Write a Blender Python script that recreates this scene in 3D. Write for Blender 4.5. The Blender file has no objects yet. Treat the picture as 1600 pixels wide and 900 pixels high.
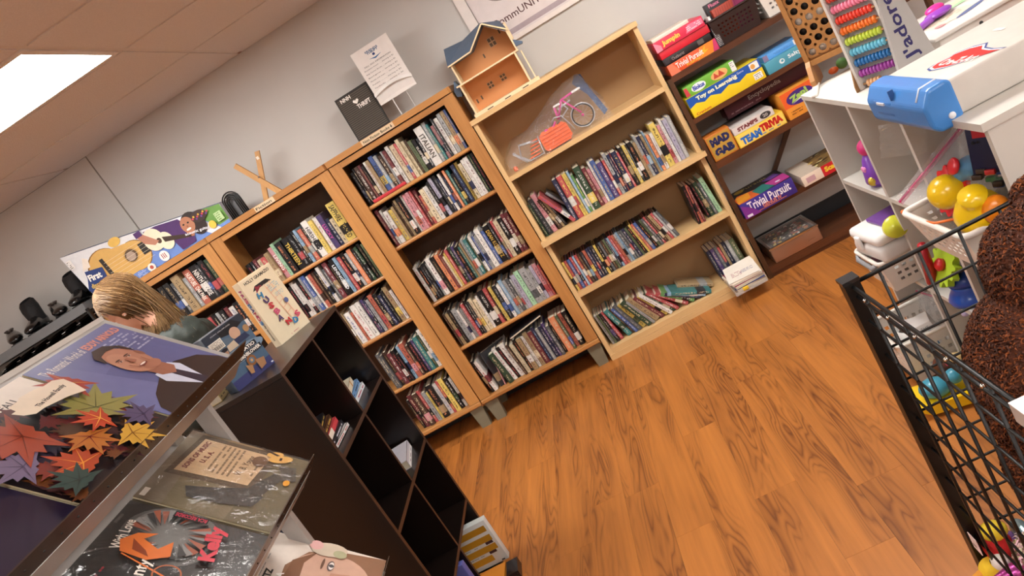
import bpy, bmesh, math, random
from mathutils import Vector, Matrix, noise
S = bpy.context.scene
COL = S.collection
rnd = random.Random(7)
PI = math.pi
# ------------------------------------------------------------------ camera
cam = bpy.data.cameras.new('camera')
cam.sensor_width = 36.0
cam.lens = 1182.9 / 1600 * 36
cam.clip_start = 0.02
camo = bpy.data.objects.new('camera', cam)
COL.objects.link(camo)
rt = (0.8596571646780693, 0.02420627280004303, -0.5102975674907552)
dn = (-0.48248468984781184, -0.2898604122994106, -0.8265527556906458)
fw = (-0.16792282479613171, 0.9567627698331208, -0.2375014241654272)
camo.matrix_world = Matrix(((rt[0], -dn[0], -fw[0], 0.0), (rt[1], -dn[1], -fw[1], -4.3), (rt[2], -dn[2], -fw[2], 1.65), (0, 0, 0, 1)))
S.camera = camo
# ------------------------------------------------------------------ world, exposure
w = bpy.data.worlds.new('world')
S.world = w
w.use_nodes = True
w.node_tree.nodes['Background'].inputs[0].default_value = (1.0, .96, .92, 1)
w.node_tree.nodes['Background'].inputs[1].default_value = 0.05
S.view_settings.view_transform = 'Standard'
S.view_settings.look = 'None'
S.view_settings.exposure = 0.75
S.view_settings.gamma = 1.0
S.view_settings.use_curve_mapping = False
PANEL = 15.0       # brightness of every ceiling light panel
LIGHTS = [(-1.966, -1.56), (.526, -1.56), (-1.966, -5.22), (.526, -4.61), (1.75, -6.44), (-4.46, -3.39), (3.02, -3.39)]


# ------------------------------------------------------------------ materials
def lin(h):
    if not isinstance(h, str):
        return h
    h = h.lstrip('#')
    r = []
    for i in (0, 2, 4):
        c = int(h[i:i + 2], 16) / 255
        r.append(c / 12.92 if c <= .04045 else ((c + .055) / 1.055) ** 2.4)
    return tuple(r)


MC = {}


def mt(col, rough=.5, metal=0., amt=.06, sc=25., bump=0., coat=0., name=None):
    """a plain painted / plastic / paper material with faint procedural mottling"""
    key = (col, rough, metal, amt, sc, bump, coat)
    if key in MC:
        return MC[key]
    c = lin(col)
    m = bpy.data.materials.new(name or 'mat_' + str(len(MC)))
    m.use_nodes = True
    nt = m.node_tree
    b = nt.nodes['Principled BSDF']
    b.inputs['Roughness'].default_value = rough
    b.inputs['Metallic'].default_value = metal
    if coat:
        b.inputs['Coat Weight'].default_value = coat
        b.inputs['Coat Roughness'].default_value = .15
    tc = nt.nodes.new('ShaderNodeTexCoord')
    n = nt.nodes.new('ShaderNodeTexNoise')
    n.inputs['Scale'].default_value = sc
    n.inputs['Detail'].default_value = 3
    nt.links.new(tc.outputs['Object'], n.inputs['Vector'])
    mx = nt.nodes.new('ShaderNodeMix')
    mx.data_type = 'RGBA'
    mx.inputs[6].default_value = tuple(x * (1 - amt * 1.6) for x in c) + (1,)
    mx.inputs[7].default_value = tuple(min(1, x * (1 + amt)) for x in c) + (1,)
    nt.links.new(n.outputs[0], mx.inputs[0])
    nt.links.new(mx.outputs[2], b.inputs['Base Color'])
    if bump:
        bp = nt.nodes.new('ShaderNodeBump')
        bp.inputs['Strength'].default_value = bump
        bp.inputs['Distance'].default_value = .01
        nt.links.new(n.outputs[0], bp.inputs['Height'])
        nt.links.new(bp.outputs[0], b.inputs['Normal'])
    MC[key] = m
    return m


def emit(col, st, name):
    m = bpy.data.materials.new(name)
    m.use_nodes = True
    b = m.node_tree.nodes['Principled BSDF']
    b.inputs['Base Color'].default_value = (.8, .8, .8, 1)
    b.inputs['Emission Color'].default_value = col + (1,)
    b.inputs['Emission Strength'].default_value = st
    return m


def wood(dark, light, name, axis='Z', sc=1.0, rough=.42, ringsc=9., amt=1., plank=False, coat=0.):
    m = bpy.data.materials.new(name)
    m.use_nodes = True
    nt = m.node_tree
    L = nt.links.new
    b = nt.nodes['Principled BSDF']
    b.inputs['Roughness'].default_value = rough
    b.inputs['Coat Weight'].default_value = coat
    b.inputs['Coat Roughness'].default_value = .25
    tc = nt.nodes.new('ShaderNodeTexCoord')
    oi = nt.nodes.new('ShaderNodeObjectInfo')
    off = nt.nodes.new('ShaderNodeVectorMath')
    off.operation = 'MULTIPLY_ADD'
    off.inputs[1].default_value = (1, 1, 1)
    cmb = nt.nodes.new('ShaderNodeCombineXYZ')
    mul = nt.nodes.new('ShaderNodeMath')
    mul.operation = 'MULTIPLY'
    mul.inputs[1].default_value = 37.
    L(oi.outputs['Random'], mul.inputs[0])
    for i in range(3):
        L(mul.outputs[0], cmb.inputs[i])
    L(tc.outputs['Object'], off.inputs[0])
    L(cmb.outputs[0], off.inputs[2])
    mp = nt.nodes.new('ShaderNodeMapping')
    st = [1., 1., 1.]
    st['XYZ'.index(axis)] = .09 if not plank else .11
    mp.inputs['Scale'].default_value = [s * sc for s in st]
    L(off.outputs[0], mp.inputs[0])
    # cathedral rings: contour lines of a soft stretched noise
    n1 = nt.nodes.new('ShaderNodeTexNoise')
    n1.inputs['Scale'].default_value = ringsc
    n1.inputs['Detail'].default_value = 2.5
    n1.inputs['Roughness'].default_value = .45
    n1.inputs['Distortion'].default_value = .25
    L(mp.outputs[0], n1.inputs['Vector'])
    k = nt.nodes.new('ShaderNodeMath')
    k.operation = 'MULTIPLY'
    k.inputs[1].default_value = 22. if plank else 5.
    L(n1.outputs[0], k.inputs[0])
    pp = nt.nodes.new('ShaderNodeMath')
    pp.operation = 'PINGPONG'
    pp.inputs[1].default_value = .5
    L(k.outputs[0], pp.inputs[0])
    n2 = nt.nodes.new('ShaderNodeTexNoise')
    n2.inputs['Scale'].default_value = 90 if not plank else 55
    n2.inputs['Detail'].default_value = 4
    mp2 = nt.nodes.new('ShaderNodeMapping')
    st2 = [1., 1., 1.]
    st2['XYZ'.index(axis)] = .05
    mp2.inputs['Scale'].default_value = st2
    L(off.outputs[0], mp2.inputs[0])
    L(mp2.outputs[0], n2.inputs['Vector'])
    n3 = nt.nodes.new('ShaderNodeTexNoise')
    n3.inputs['Scale'].default_value = 9. if plank else 3.
    n3.inputs['Detail'].default_value = 2
    L(mp.outputs[0], n3.inputs['Vector'])

    def mth(op, a, bb):
        x = nt.nodes.new('ShaderNodeMath')
        x.operation = op
        for i, v in enumerate((a, bb)):
            if isinstance(v, (int, float)):
                x.inputs[i].default_value = v
            else:
                L(v, x.inputs[i])
        return x.outputs[0]
    if plank:
        ring = mth('POWER', mth('MULTIPLY', pp.outputs[0], 2.), 2.2)
        gate = nt.nodes.new('ShaderNodeMapRange')
        gate.inputs[1].default_value = .44
        gate.inputs[2].default_value = .58
        L(n3.outputs[0], gate.inputs[0])
        ring = mth('MULTIPLY', ring, gate.outputs[0])
        f = mth('ADD', mth('MULTIPLY', ring, .42 * amt), mth('MULTIPLY', n2.outputs[0], .62))
        f = mth('ADD', f, mth('MULTIPLY', mth('SUBTRACT', n3.outputs[0], .5), .75))
        f = mth('ADD', f, mth('MULTIPLY', mth('SUBTRACT', oi.outputs['Random'], .5), .12))
    else:
        f = mth('ADD', mth('MULTIPLY', pp.outputs[0], .7 * amt), mth('MULTIPLY', n2.outputs[0], .6))
        f = mth('ADD', f, mth('MULTIPLY', mth('SUBTRACT', n3.outputs[0], .5), .5))
    cr = nt.nodes.new('ShaderNodeMix')
    cr.data_type = 'RGBA'
    cr.clamp_factor = True
    cr.inputs[6].default_value = lin(light) + (1,)
    cr.inputs[7].default_value = lin(dark) + (1,)
    L(f, cr.inputs[0])
    L(cr.outputs[2], b.inputs['Base Color'])
    bp = nt.nodes.new('ShaderNodeBump')
    bp.inputs['Strength'].default_value = .12
    bp.inputs['Distance'].default_value = .003
    L(n2.outputs[0], bp.inputs['Height'])
    L(bp.outputs[0], b.inputs['Normal'])
    return m


def book_mat():
    m = bpy.data.materials.new('book_cover')
    m.use_nodes = True
    nt = m.node_tree
    L = nt.links.new
    b = nt.nodes['Principled BSDF']
    b.inputs['Roughness'].default_value = .38
    oi = nt.nodes.new('ShaderNodeObjectInfo')
    tc = nt.nodes.new('ShaderNodeTexCoord')

    def at(n):
        a = nt.nodes.new('ShaderNodeAttribute')
        a.attribute_type = 'OBJECT'
        a.attribute_name = n
        return a

    def mth(op, a, bb=0., c=0.):
        x = nt.nodes.new('ShaderNodeMath')
        x.operation = op
        for i, v in enumerate((a, bb, c)):
            if isinstance(v, (int, float)):
                x.inputs[i].default_value = v
            else:
                L(v, x.inputs[i])
        return x.outputs[0]

    def mixc(f, a, bb):
        x = nt.nodes.new('ShaderNodeMix')
        x.data_type = 'RGBA'
        L(f, x.inputs[0])
        L(a, x.inputs[6])
        L(bb, x.inputs[7])
        return x.outputs[2]
    sg = nt.nodes.new('ShaderNodeSeparateXYZ')
    L(tc.outputs['Generated'], sg.inputs[0])
    so = nt.nodes.new('ShaderNodeSeparateXYZ')
    L(tc.outputs['Object'], so.inputs[0])
    r = oi.outputs['Random']

    def inr(v, a, bb):
        return mth('MULTIPLY', mth('GREATER_THAN', v, a), mth('LESS_THAN', v, bb))
    # coloured block at the foot or head of the jacket
    r1 = mth('FRACT', mth('MULTIPLY', r, 7.31))
    blk = mth('MULTIPLY', mth('GREATER_THAN', r1, .45), inr(sg.outputs[2], mth('MULTIPLY', r1, .3), mth('ADD', mth('MULTIPLY', r1, .3), .22)))
    c = mixc(blk, oi.outputs['Color'], at('accent').outputs['Color'])
    # lettering: little dashes in a title zone and an author zone of the spine
    r2 = mth('FRACT', mth('MULTIPLY', r, 13.7))
    t0 = mth('ADD', mth('MULTIPLY', r2, .2), .34)
    zone = mth('ADD', inr(sg.outputs[2], t0, .9), inr(sg.outputs[2], .07, mth('SUBTRACT', t0, .08)))
    side = inr(sg.outputs[0], .34, .68)
    cz = mth('FLOOR', mth('DIVIDE', so.outputs[2], mth('ADD', .003, mth('MULTIPLY', r1, .0035))))
    cx = mth('FLOOR', mth('MULTIPLY', sg.outputs[0], 9.))
    cb = nt.nodes.new('ShaderNodeCombineXYZ')
    L(cz, cb.inputs[0])
    L(cx, cb.inputs[1])
    L(mth('MULTIPLY', r, 91.), cb.inputs[2])
    wn = nt.nodes.new('ShaderNodeTexWhiteNoise')
    L(cb.outputs[0], wn.inputs[0])
    txt = mth('MULTIPLY', mth('MULTIPLY', zone, side), mth('GREATER_THAN', wn.outputs[0], .58))
    txt = mth('MULTIPLY', mth('MULTIPLY', txt, mth('LESS_THAN', sg.outputs[1], .12)), .8)
    c = mixc(txt, c, at('ink').outputs['Color'])
    nz = nt.nodes.new('ShaderNodeTexNoise')
    nz.inputs['Scale'].default_value = 30
    L(tc.outputs['Object'], nz.inputs['Vector'])
    hv = nt.nodes.new('ShaderNodeHueSaturation')
    L(mth('ADD', mth('MULTIPLY', nz.outputs[0], .6), .55), hv.inputs['Value'])
    hv.inputs['Saturation'].default_value = .85
    L(c, hv.inputs['Color'])
    L(hv.outputs[0], b.inputs['Base Color'])
    return m


def film(name, tint='#ffffff', alpha=.1, rough=.12, crumple=.6):
    """clear plastic: mostly see-through, with sharp glints on its creases"""
    m = bpy.data.materials.new(name)
    m.use_nodes = True
    nt = m.node_tree
    L = nt.links.new
    for n in list(nt.nodes):
        nt.nodes.remove(n)
    out = nt.nodes.new('ShaderNodeOutputMaterial')
    tr = nt.nodes.new('ShaderNodeBsdfTransparent')
    pb = nt.nodes.new('ShaderNodeBsdfPrincipled')
    pb.inputs['Base Color'].default_value = lin(tint) + (1,)
    pb.inputs['Roughness'].default_value = .5
    gl = nt.nodes.new('ShaderNodeBsdfGlossy')
    gl.inputs['Roughness'].default_value = rough
    fr = nt.nodes.new('ShaderNodeLayerWeight')
    fr.inputs[0].default_value = .5
    pw = nt.nodes.new('ShaderNodeMath')
    pw.operation = 'POWER'
    pw.inputs[1].default_value = 3.2
    ma = nt.nodes.new('ShaderNodeMath')
    ma.operation = 'MULTIPLY_ADD'
    ma.inputs[1].default_value = .55
    ma.inputs[2].default_value = .035
    L(fr.outputs['Facing'], pw.inputs[0])
    L(pw.outputs[0], ma.inputs[0])
    m1 = nt.nodes.new('ShaderNodeMixShader')
    m1.inputs[0].default_value = alpha
    m2 = nt.nodes.new('ShaderNodeMixShader')
    L(tr.outputs[0], m1.inputs[1])
    L(pb.outputs[0], m1.inputs[2])
    L(m1.outputs[0], m2.inputs[1])
    L(gl.outputs[0], m2.inputs[2])
    L(ma.outputs[0], m2.inputs[0])
    L(m2.outputs[0], out.inputs[0])
    if crumple:
        tc = nt.nodes.new('ShaderNodeTexCoord')
        n = nt.nodes.new('ShaderNodeTexNoise')
        n.inputs['Scale'].default_value = 16
        n.inputs['Detail'].default_value = 4
        n.inputs['Distortion'].default_value = 1.2
        L(tc.outputs['Object'], n.inputs['Vector'])
        bp = nt.nodes.new('ShaderNodeBump')
        bp.inputs['Strength'].default_value = crumple
        bp.inputs['Distance'].default_value = .03
        L(n.outputs[0], bp.inputs['Height'])
        L(bp.outputs[0], gl.inputs['Normal'])
        L(bp.outputs[0], fr.inputs['Normal'])
    return m


OAK = wood('#8e5a2c', '#cf9556', 'oak_veneer', 'Z', 1., .4, 5., .8)
OAKX = wood('#8e5a2c', '#cf9556', 'oak_veneer_across', 'X', 1., .36, 5., .8)
BIR = wood('#c09862', '#e3c08c', 'birch_veneer', 'Z', 1., .5, 4., .5)
BIRX = wood('#c09862', '#e3c08c', 'birch_veneer_across', 'X', 1., .45, 4., .5)
WAL = wood('#3a1e10', '#6a3c20', 'walnut_stain', 'X', 1., .38, 6., .8)
WALZ = wood('#34200f', '#5f3a20', 'walnut_stain_upright', 'Z', 1., .4, 6., .8)
PLK = wood('#5c2e12', '#c27a38', 'vinyl_plank', 'Y', 1., .36, 9., 1., plank=True, coat=.1)
PINE = wood('#a8733c', '#dcab6e', 'pine_toy_wood', 'Z', 1., .5, 7., .6)
TOYW = wood('#8a5c2c', '#b07a42', 'game_frame_wood', 'Z', 1., .5, 6., .5)
ESP = mt('#160d0a', .32, amt=.2, sc=12)
ESPE = mt('#3a251c', .4, amt=.2)
BOOK = book_mat()
PAGE = mt('#d9cfb8', .8, amt=.12, sc=60)
WHITE = mt('#eee8e0', .45, amt=.03)
WPLA = mt('#e9e6e0', .35, amt=.03)
BLK = mt('#0c0c0d', .35)
STEEL = mt('#8d8d8f', .38, 1.0, .1, 12)
BRONZE = mt('#57493f', .30, .7, .15, 14)
CHROME = mt('#d8d8d8', .15, 1.0)
FILM = film('clear_film', '#ffffff', .035, .1, .9)
ZIPF = film('zip_bag_film', '#f4f2f4', .16)


# ------------------------------------------------------------------ mesh builder
def V(*a):
    return Vector(a)


def rotm(ax, deg):
    return Matrix.Rotation(math.radians(deg), 4, ax)


class B:
    def __init__(s):
        s.v = []
        s.f = []
        s.mi = []
        s.sm = []
        s.mats = []

    def m(s, mat):
        if mat not in s.mats:
            s.mats.append(mat)
        return s.mats.index(mat)

    def add(s, vs, fs, mat, smooth=False, M=None):
        o = len(s.v)
        for p in vs:
            p = Vector(p)
            s.v.append(M @ p if M else p)
        k = s.m(mat)
        for f in fs:
            s.f.append([i + o for i in f])
            s.mi.append(k)
            s.sm.append(smooth)

    def box(s, a, b, mat, M=None):
        x0, y0, z0 = a
        x1, y1, z1 = b
        vs = [(x0, y0, z0), (x1, y0, z0), (x1, y1, z0), (x0, y1, z0), (x0, y0, z1), (x1, y0, z1), (x1, y1, z1), (x0, y1, z1)]
        s.add(vs, [(0, 3, 2, 1), (4, 5, 6, 7), (0, 1, 5, 4), (1, 2, 6, 5), (2, 3, 7, 6), (3, 0, 4, 7)], mat, False, M)
        return s

    def cbox(s, c, d, mat, M=None, bev=0.):
        if bev:
            return s.rbox(c, d, bev, mat, M)
        return s.box([c[i] - d[i] / 2 for i in range(3)], [c[i] + d[i] / 2 for i in range(3)], mat, M)

    def rbox(s, c, d, r, mat, M=None, n=2, smooth=True):
        """box with rounded edges"""
        bm = bmesh.new()
        bmesh.ops.create_cube(bm, size=1)
        bmesh.ops.scale(bm, vec=d, verts=bm.verts)
        bmesh.ops.bevel(bm, geom=bm.edges[:], offset=min(r, min(d) * .49), segments=n, affect='EDGES', profile=.5)
        bmesh.ops.translate(bm, vec=c, verts=bm.verts)
        s.add([v.co.copy() for v in bm.verts], [[v.index for v in f.verts] for f in bm.faces], mat, smooth, M)
        bm.free()
        return s

    def prism(s, poly, O, U, W, N, mat, M=None, smooth=False):
        """2-D polygon (ccw in U,W) extruded along N"""
        O, U, W, N = Vector(O), Vector(U), Vector(W), Vector(N)
        n = len(poly)
        a = [O + U * p[0] + W * p[1] for p in poly]
        b = [p + N for p in a]
        if U.cross(W).dot(N) < 0:
            a, b = b, a
        fs = [list(range(n))[::-1], list(range(n, 2 * n))] + [(i, (i + 1) % n, n + (i + 1) % n, n + i) for i in range(n)]
        s.add(a + b, fs, mat, smooth, M)
        return s

    def tube(s, pts, r, mat, n=6, M=None, caps=True, closed=False):
        pts = [Vector(p) for p in pts]
        rs = r if isinstance(r, (list, tuple)) else [r] * len(pts)
        vs = []
        up = None
        for i, p in enumerate(pts):
            if closed:
                t = pts[(i + 1) % len(pts)] - pts[i - 1]
            else:
                t = pts[min(i + 1, len(pts) - 1)] - pts[max(i - 1, 0)]
            t.normalize()
            if up is None:
                up = t.orthogonal().normalized()
            up = (up - t * up.dot(t))
            up = up.normalized() if up.length > 1e-6 else t.orthogonal().normalized()
            q = t.cross(up)
            for j in range(n):
                a = 2 * PI * j / n
                vs.append(p + (up * math.cos(a) + q * math.sin(a)) * rs[i])
        m = len(pts)
        fs = []
        for i in range(m if closed else m - 1):
            for j in range(n):
                k = (i + 1) % m
                fs.append((i * n + j, i * n + (j + 1) % n, k * n + (j + 1) % n, k * n + j))
        if caps and not closed:
            fs.append(list(range(n))[::-1])
            fs.append([(m - 1) * n + j for j in range(n)])
        s.add(vs, fs, mat, n > 4, M)
        return s

    def lathe(s, prof, mat, n=16, M=None):
        """profile [(r,z)] around local z"""
        vs = []
        for r, z in prof:
            for j in range(n):
                a = 2 * PI * j / n
                vs.append((r * math.cos(a), r * math.sin(a), z))
        fs = []
        for i in range(len(prof) - 1):
            for j in range(n):
                fs.append((i * n + j, i * n + (j + 1) % n, (i + 1) * n + (j + 1) % n, (i + 1) * n + j))
        fs.append(list(range(n))[::-1])
        fs.append([(len(prof) - 1) * n + j for j in range(n)])
        s.add(vs, fs, mat, True, M)
        return s

    def ell(s, c, r, mat, nu=16, nv=10, M=None):
        vs = [(c[0], c[1], c[2] - r[2])]
        for i in range(1, nv):
            p = -PI / 2 + PI * i / nv
            for j in range(nu):
                a = 2 * PI * j / nu
                vs.append((c[0] + r[0] * math.cos(p) * math.cos(a), c[1] + r[1] * math.cos(p) * math.sin(a), c[2] + r[2] * math.sin(p)))
        vs.append((c[0], c[1], c[2] + r[2]))
        fs = [(0, 1 + (j + 1) % nu, 1 + j) for j in range(nu)]
        for i in range(nv - 2):
            for j in range(nu):
                a = 1 + i * nu
                fs.append((a + j, a + (j + 1) % nu, a + nu + (j + 1) % nu, a + nu + j))
        t = len(vs) - 1
        a = 1 + (nv - 2) * nu
        fs += [(a + j, a + (j + 1) % nu, t) for j in range(nu)]
        s.add(vs, fs, mat, True, M)
        return s

    def build(s, name, parent=None, loc=None, label=None, cat=None, group=None, kind=None, rot=None):
        me = bpy.data.meshes.new(name)
        off = Vector(loc) if loc else Vector((0, 0, 0))
        sh = off if parent is None and rot is None else Vector((0, 0, 0))
        me.from_pydata([tuple(v - sh) for v in s.v], [], s.f)
        for m in s.mats:
            me.materials.append(m)
        me.polygons.foreach_set('material_index', s.mi)
        me.polygons.foreach_set('use_smooth', s.sm)
        me.update()
        o = bpy.data.objects.new(name, me)
        COL.objects.link(o)
        if loc:
            o.location = loc
        if rot:
            o.rotation_euler = rot
        if parent:
            o.parent = parent
        return tag(o, label, cat, group, kind)


def tag(o, label=None, cat=None, group=None, kind=None):
    if label:
        o['label'] = label
    if cat:
        o['category'] = cat
    if group:
        o['group'] = group
    if kind:
        o['kind'] = kind
    return o


def thing(name, label, cat, loc=(0, 0, 0), rot=(0, 0, 0), group=None):
    o = bpy.data.objects.new(name, None)
    o.empty_display_size = .05
    COL.objects.link(o)
    o.location = loc
    o.rotation_euler = rot
    return tag(o, label, cat, group)


def struct(o):
    o['kind'] = 'structure'
    return o


# ------------------------------------------------------------------ lettering and flat print
TC = {}


def glyphs(s, bold=0.):
    key = (s, bold)
    if key not in TC:
        cu = bpy.data.curves.new('t', 'FONT')
        cu.body = s
        cu.size = 1
        cu.offset = bold
        cu.resolution_u = 2
        o = bpy.data.objects.new('t', cu)
        me = bpy.data.meshes.new_from_object(o)
        vs = [v.co.copy() for v in me.vertices]
        fs = [list(p.vertices) for p in me.polygons]
        bpy.data.objects.remove(o)
        bpy.data.curves.remove(cu)
        bpy.data.meshes.remove(me)
        x0 = min(v.x for v in vs)
        x1 = max(v.x for v in vs)
        y0 = min(v.y for v in vs)
        y1 = max(v.y for v in vs)
        TC[key] = ([((v.x - x0) / (x1 - x0), (v.y - y0) / (y1 - y0)) for v in vs], fs)
    return TC[key]


class Pr:
    """flat print on a face: frame O (lower left), U (full width), W (full height)"""
    def __init__(s, O, U, W, rough=.45, coat=0.):
        s.O, s.U, s.W = Vector(O), Vector(U), Vector(W)
        s.N = s.U.cross(s.W).normalized()
        s.lu, s.lw = s.U.length, s.W.length
        s.b = B()
        s.k = 1
        s.rough = rough
        s.coat = coat

    def _p(s, u, v):
        return s.O + s.U * u + s.W * v + s.N * (.00025 * s.k)

    def col(s, c):
        return mt(c, s.rough, 0., .08, 40, 0, s.coat) if isinstance(c, str) else c

    def poly(s, pts, c):
        s.b.add([s._p(*p) for p in pts], [list(range(len(pts)))], s.col(c))
        s.k += 1
        return s

    def rect(s, u0, v0, u1, v1, c):
        return s.poly([(u0, v0), (u1, v0), (u1, v1), (u0, v1)], c)

    def ell(s, cu, cv, ru, rv, c, n=20, ang=0.):
        ca, sa = math.cos(math.radians(ang)), math.sin(math.radians(ang))
        pts = []
        for i in range(n):
            a = 2 * PI * i / n
            x, y = ru * s.lu * math.cos(a), rv * s.lw * math.sin(a)
            pts.append((cu + (x * ca - y * sa) / s.lu, cv + (x * sa + y * ca) / s.lw))
        return s.poly(pts, c)

    def ring(s, cu, cv, ru, rv, wd, c, n=24):
        vs = []
        fs = []
        for i in range(n):
            a = 2 * PI * i / n
            for k in (1, 1 - wd):
                vs.append(s._p(cu + ru * k * math.cos(a), cv + rv * k * math.sin(a)))
        for i in range(n):
            j = (i + 1) % n
            fs.append((2 * i, 2 * j, 2 * j + 1, 2 * i + 1))
        s.b.add(vs, fs, s.col(c))
        s.k += 1
        return s

    def txt(s, t, cu, cv, w, h, c, ang=0., bold=.0):
        """text fitted in a w x h box (fractions of the face) centred at cu,cv, turned by ang"""
        gs, fs = glyphs(t, bold)
        ca, sa = math.cos(math.radians(ang)), math.sin(math.radians(ang))
        if abs(ang) in (90, 270):
            W_, H_ = w * s.lw, h * s.lu
        else:
            W_, H_ = w * s.lu, h * s.lw
        vs = []
        for x, y in gs:
            x, y = (x - .5) * W_, (y - .5) * H_
            vs.append(s._p(cu + (x * ca - y * sa) / s.lu, cv + (x * sa + y * ca) / s.lw))
        s.b.add(vs, fs, s.col(c))
        s.k += 1
        return s

    def lines(s, u0, v0, u1, v1, n, c, seed=1, dens=.8):
        """n rows of tiny illegible lettering as short dashes"""
        r = random.Random(seed)
        k = s.col(c)
        h = (v1 - v0) / n
        for i in range(n):
            u = u0
            while u < u1 - .01:
                l = r.uniform(.02, .09) * (u1 - u0) * 1.6
                if r.random() < dens:
                    e = min(u + l * .85, u1)
                    vb = v0 + i * h + h * .25
                    s.b.add([s._p(u, vb), s._p(e, vb), s._p(e, vb + h * .42), s._p(u, vb + h * .42)], [(0, 1, 2, 3)], k)
                u += l
        s.k += 1
        return s

    def build(s, parent, name='printed_design'):
        return s.b.build(name, parent)


# ================================================================== THE ROOM
# ---- floor: every plank in view is a part
fl = struct(B().box((-5.2, -7.6, -.06), (4.2, .02, -.0045), mt('#3a2414', .7)).build('floor'))
PW, PLN = .1525, 1.22
rp = random.Random(3)
i = 0
x = .0825 - PW * 19
while x < 2.3:
    col = int(round((x - .0825) / PW))
    ys = {0: -2.42, 1: -2.155, -4: -1.63, -5: -2.8}.get(col, None)
    off = (ys if ys is not None else rp.uniform(0, PLN) * -1)
    while off < 0:
        off += PLN
    y = off
    while y > -4.5:
        y0, y1 = max(y - PLN, -4.6), min(y, 0)
        if y1 - y0 > .02:
            b = B()
            g = .0003
            b.box((-PW / 2 + g, y0 - y1 + g, -.004), (PW / 2 - g, -g, 0), PLK)
            o = b.build('plank', fl, loc=(x + PW / 2, y1, 0))
            i += 1
        y -= PLN
    x += PW
o = B().box((-5.2, -7.6, -.004), (4.2, -4.6, 0), PLK).build('flooring_sheet', fl)
o = B().box((-5.2, -4.6, -.004), (.0825 - PW * 19, 0, 0), PLK).build('flooring_sheet', fl)
o = B().box((2.37, -4.6, -.004), (4.2, 0, 0), PLK).build('flooring_sheet', fl)

# ---- walls
WALL = mt('#cbc8c4', .6, amt=.03, sc=6, bump=.05)
wb = struct(B().box((-2.457, 0, 0), (4.2, .12, 2.62), WALL).build('wall_back'))
B().box((-5.2, -.006, 0), (-2.463, .12, 2.485), WALL).build('wall_panel', wb)
B().box((-2.463, -.002, 0), (-2.457, .12, 2.62), mt('#8c857e', .7)).build('panel_seam', wb)
struct(B().box((-5.32, -7.6, 0), (-5.2, .12, 2.62), WALL).build('wall_left'))
struct(B().box((4.2, -7.6, 0), (4.32, .12, 2.62), WALL).build('wall_right'))
struct(B().box((-5.2, -7.72, 0), (4.2, -7.6, 2.62), WALL).build('wall_front'))
struct(B().box((-5.2, -.012, 0), (4.2, 0, .14), mt('#24262a', .5)).build('baseboard_back'))

# ---- ceiling: T-bar grid with 2x4 ft tiles
CH = 2.49
TILE = mt('#ddd8d6', .85, amt=.08, sc=160, bump=.25)
BAR = mt('#d6d0cc', .6)
ce = struct(B().box((-5.3, -7.7, CH + .06), (4.3, .1, CH + .1), TILE).build('ceiling'))
GX = [-1.347 + 1.2465 * k for k in range(-3, 5)]
GY = [-.03 - .0 - .61 * k for k in range(0, 13)]
GY = [.0] + [-.645 - .61 * k for k in range(0, 12)]
lcells = set()
for (lx, ly) in LIGHTS:
    ix = min(range(len(GX) - 1), key=lambda k: abs((GX[k] + GX[k + 1]) / 2 - lx))
    iy = min(range(len(GY) - 1), key=lambda k: abs((GY[k] + GY[k + 1]) / 2 - ly))
    lcells.add((ix, iy))
for a in range(len(GX) - 1):
    for c in range(len(GY) - 1):
        if (a, c) in lcells:
            continue
        x0, x1, y0, y1 = GX[a], GX[a + 1], GY[c + 1], GY[c]
        b = B()
        b.box((x0 + .012, y0 + .012, CH - .004), (x1 - .012, y1 - .012, CH + .012), TILE)
        b.build('ceiling_tile', ce)
for a in GX:
    B().box((a - .012, -7.6, CH), (a + .012, 0, CH + .03), BAR).build('grid_bar', ce)
for a in GY:
    B().box((-5.2, a - .012, CH + .0005), (4.2, a + .012, CH + .03), BAR).build('grid_bar', ce)
B().box((-5.2, -.03, CH - .002), (4.2, -.0, CH + .0), mt('#a38b7e', .6)).build('wall_angle', ce)
DIFF = emit((1., .985, .95), PANEL, 'light_diffuser')
pos = ['left end of the room, in view', 'right side near the shelving wall', 'left rear behind the camera', 'middle of the room above the aisle', 'right rear behind the camera', 'far left wall', 'far right wall']
for (a, c) in sorted(lcells):
    x0, x1, y0, y1 = GX[a], GX[a + 1], GY[c + 1], GY[c]
    cx_, cy_ = (x0 + x1) / 2, (y0 + y1) / 2
    vis = a == 2 and c == 2
    lab = 'bright white rectangular light panel set in the tiled ceiling above the shoe rack' if vis else 'white rectangular ceiling light panel %s at %s from the shelving wall' % (
        ['', 'on the far left', 'on the left', 'over the aisle', 'over the aisle', 'on the right', 'on the far right', 'far right'][a], ['one pace', 'one pace', 'two paces', 'three paces', 'four paces', 'five paces', 'six paces', 'seven paces', 'eight paces', 'nine paces', 'ten paces', 'far'][c])
    t = thing('ceiling_light', lab, 'ceiling light', (cx_, cy_, CH))
    hx, hy = (x1 - x0) / 2 - .013, (y1 - y0) / 2 - .013
    fm = mt('#e6e0da', .5)
    b = B()
    b.box((-hx, -hy, -.006), (hx, -hy + .022, .02), fm).box((-hx, hy - .022, -.006), (hx, hy, .02), fm)
    b.box((-hx, -hy + .022, -.006), (-hx + .022, hy - .022, .02), fm).box((hx - .022, -hy + .022, -.006), (hx, hy - .022, .02), fm)
    b.build('frame', t)
    B().box((-hx + .022, -hy + .022, .0), (hx - .022, hy - .022, .006), DIFF).build('diffuser', t)

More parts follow.
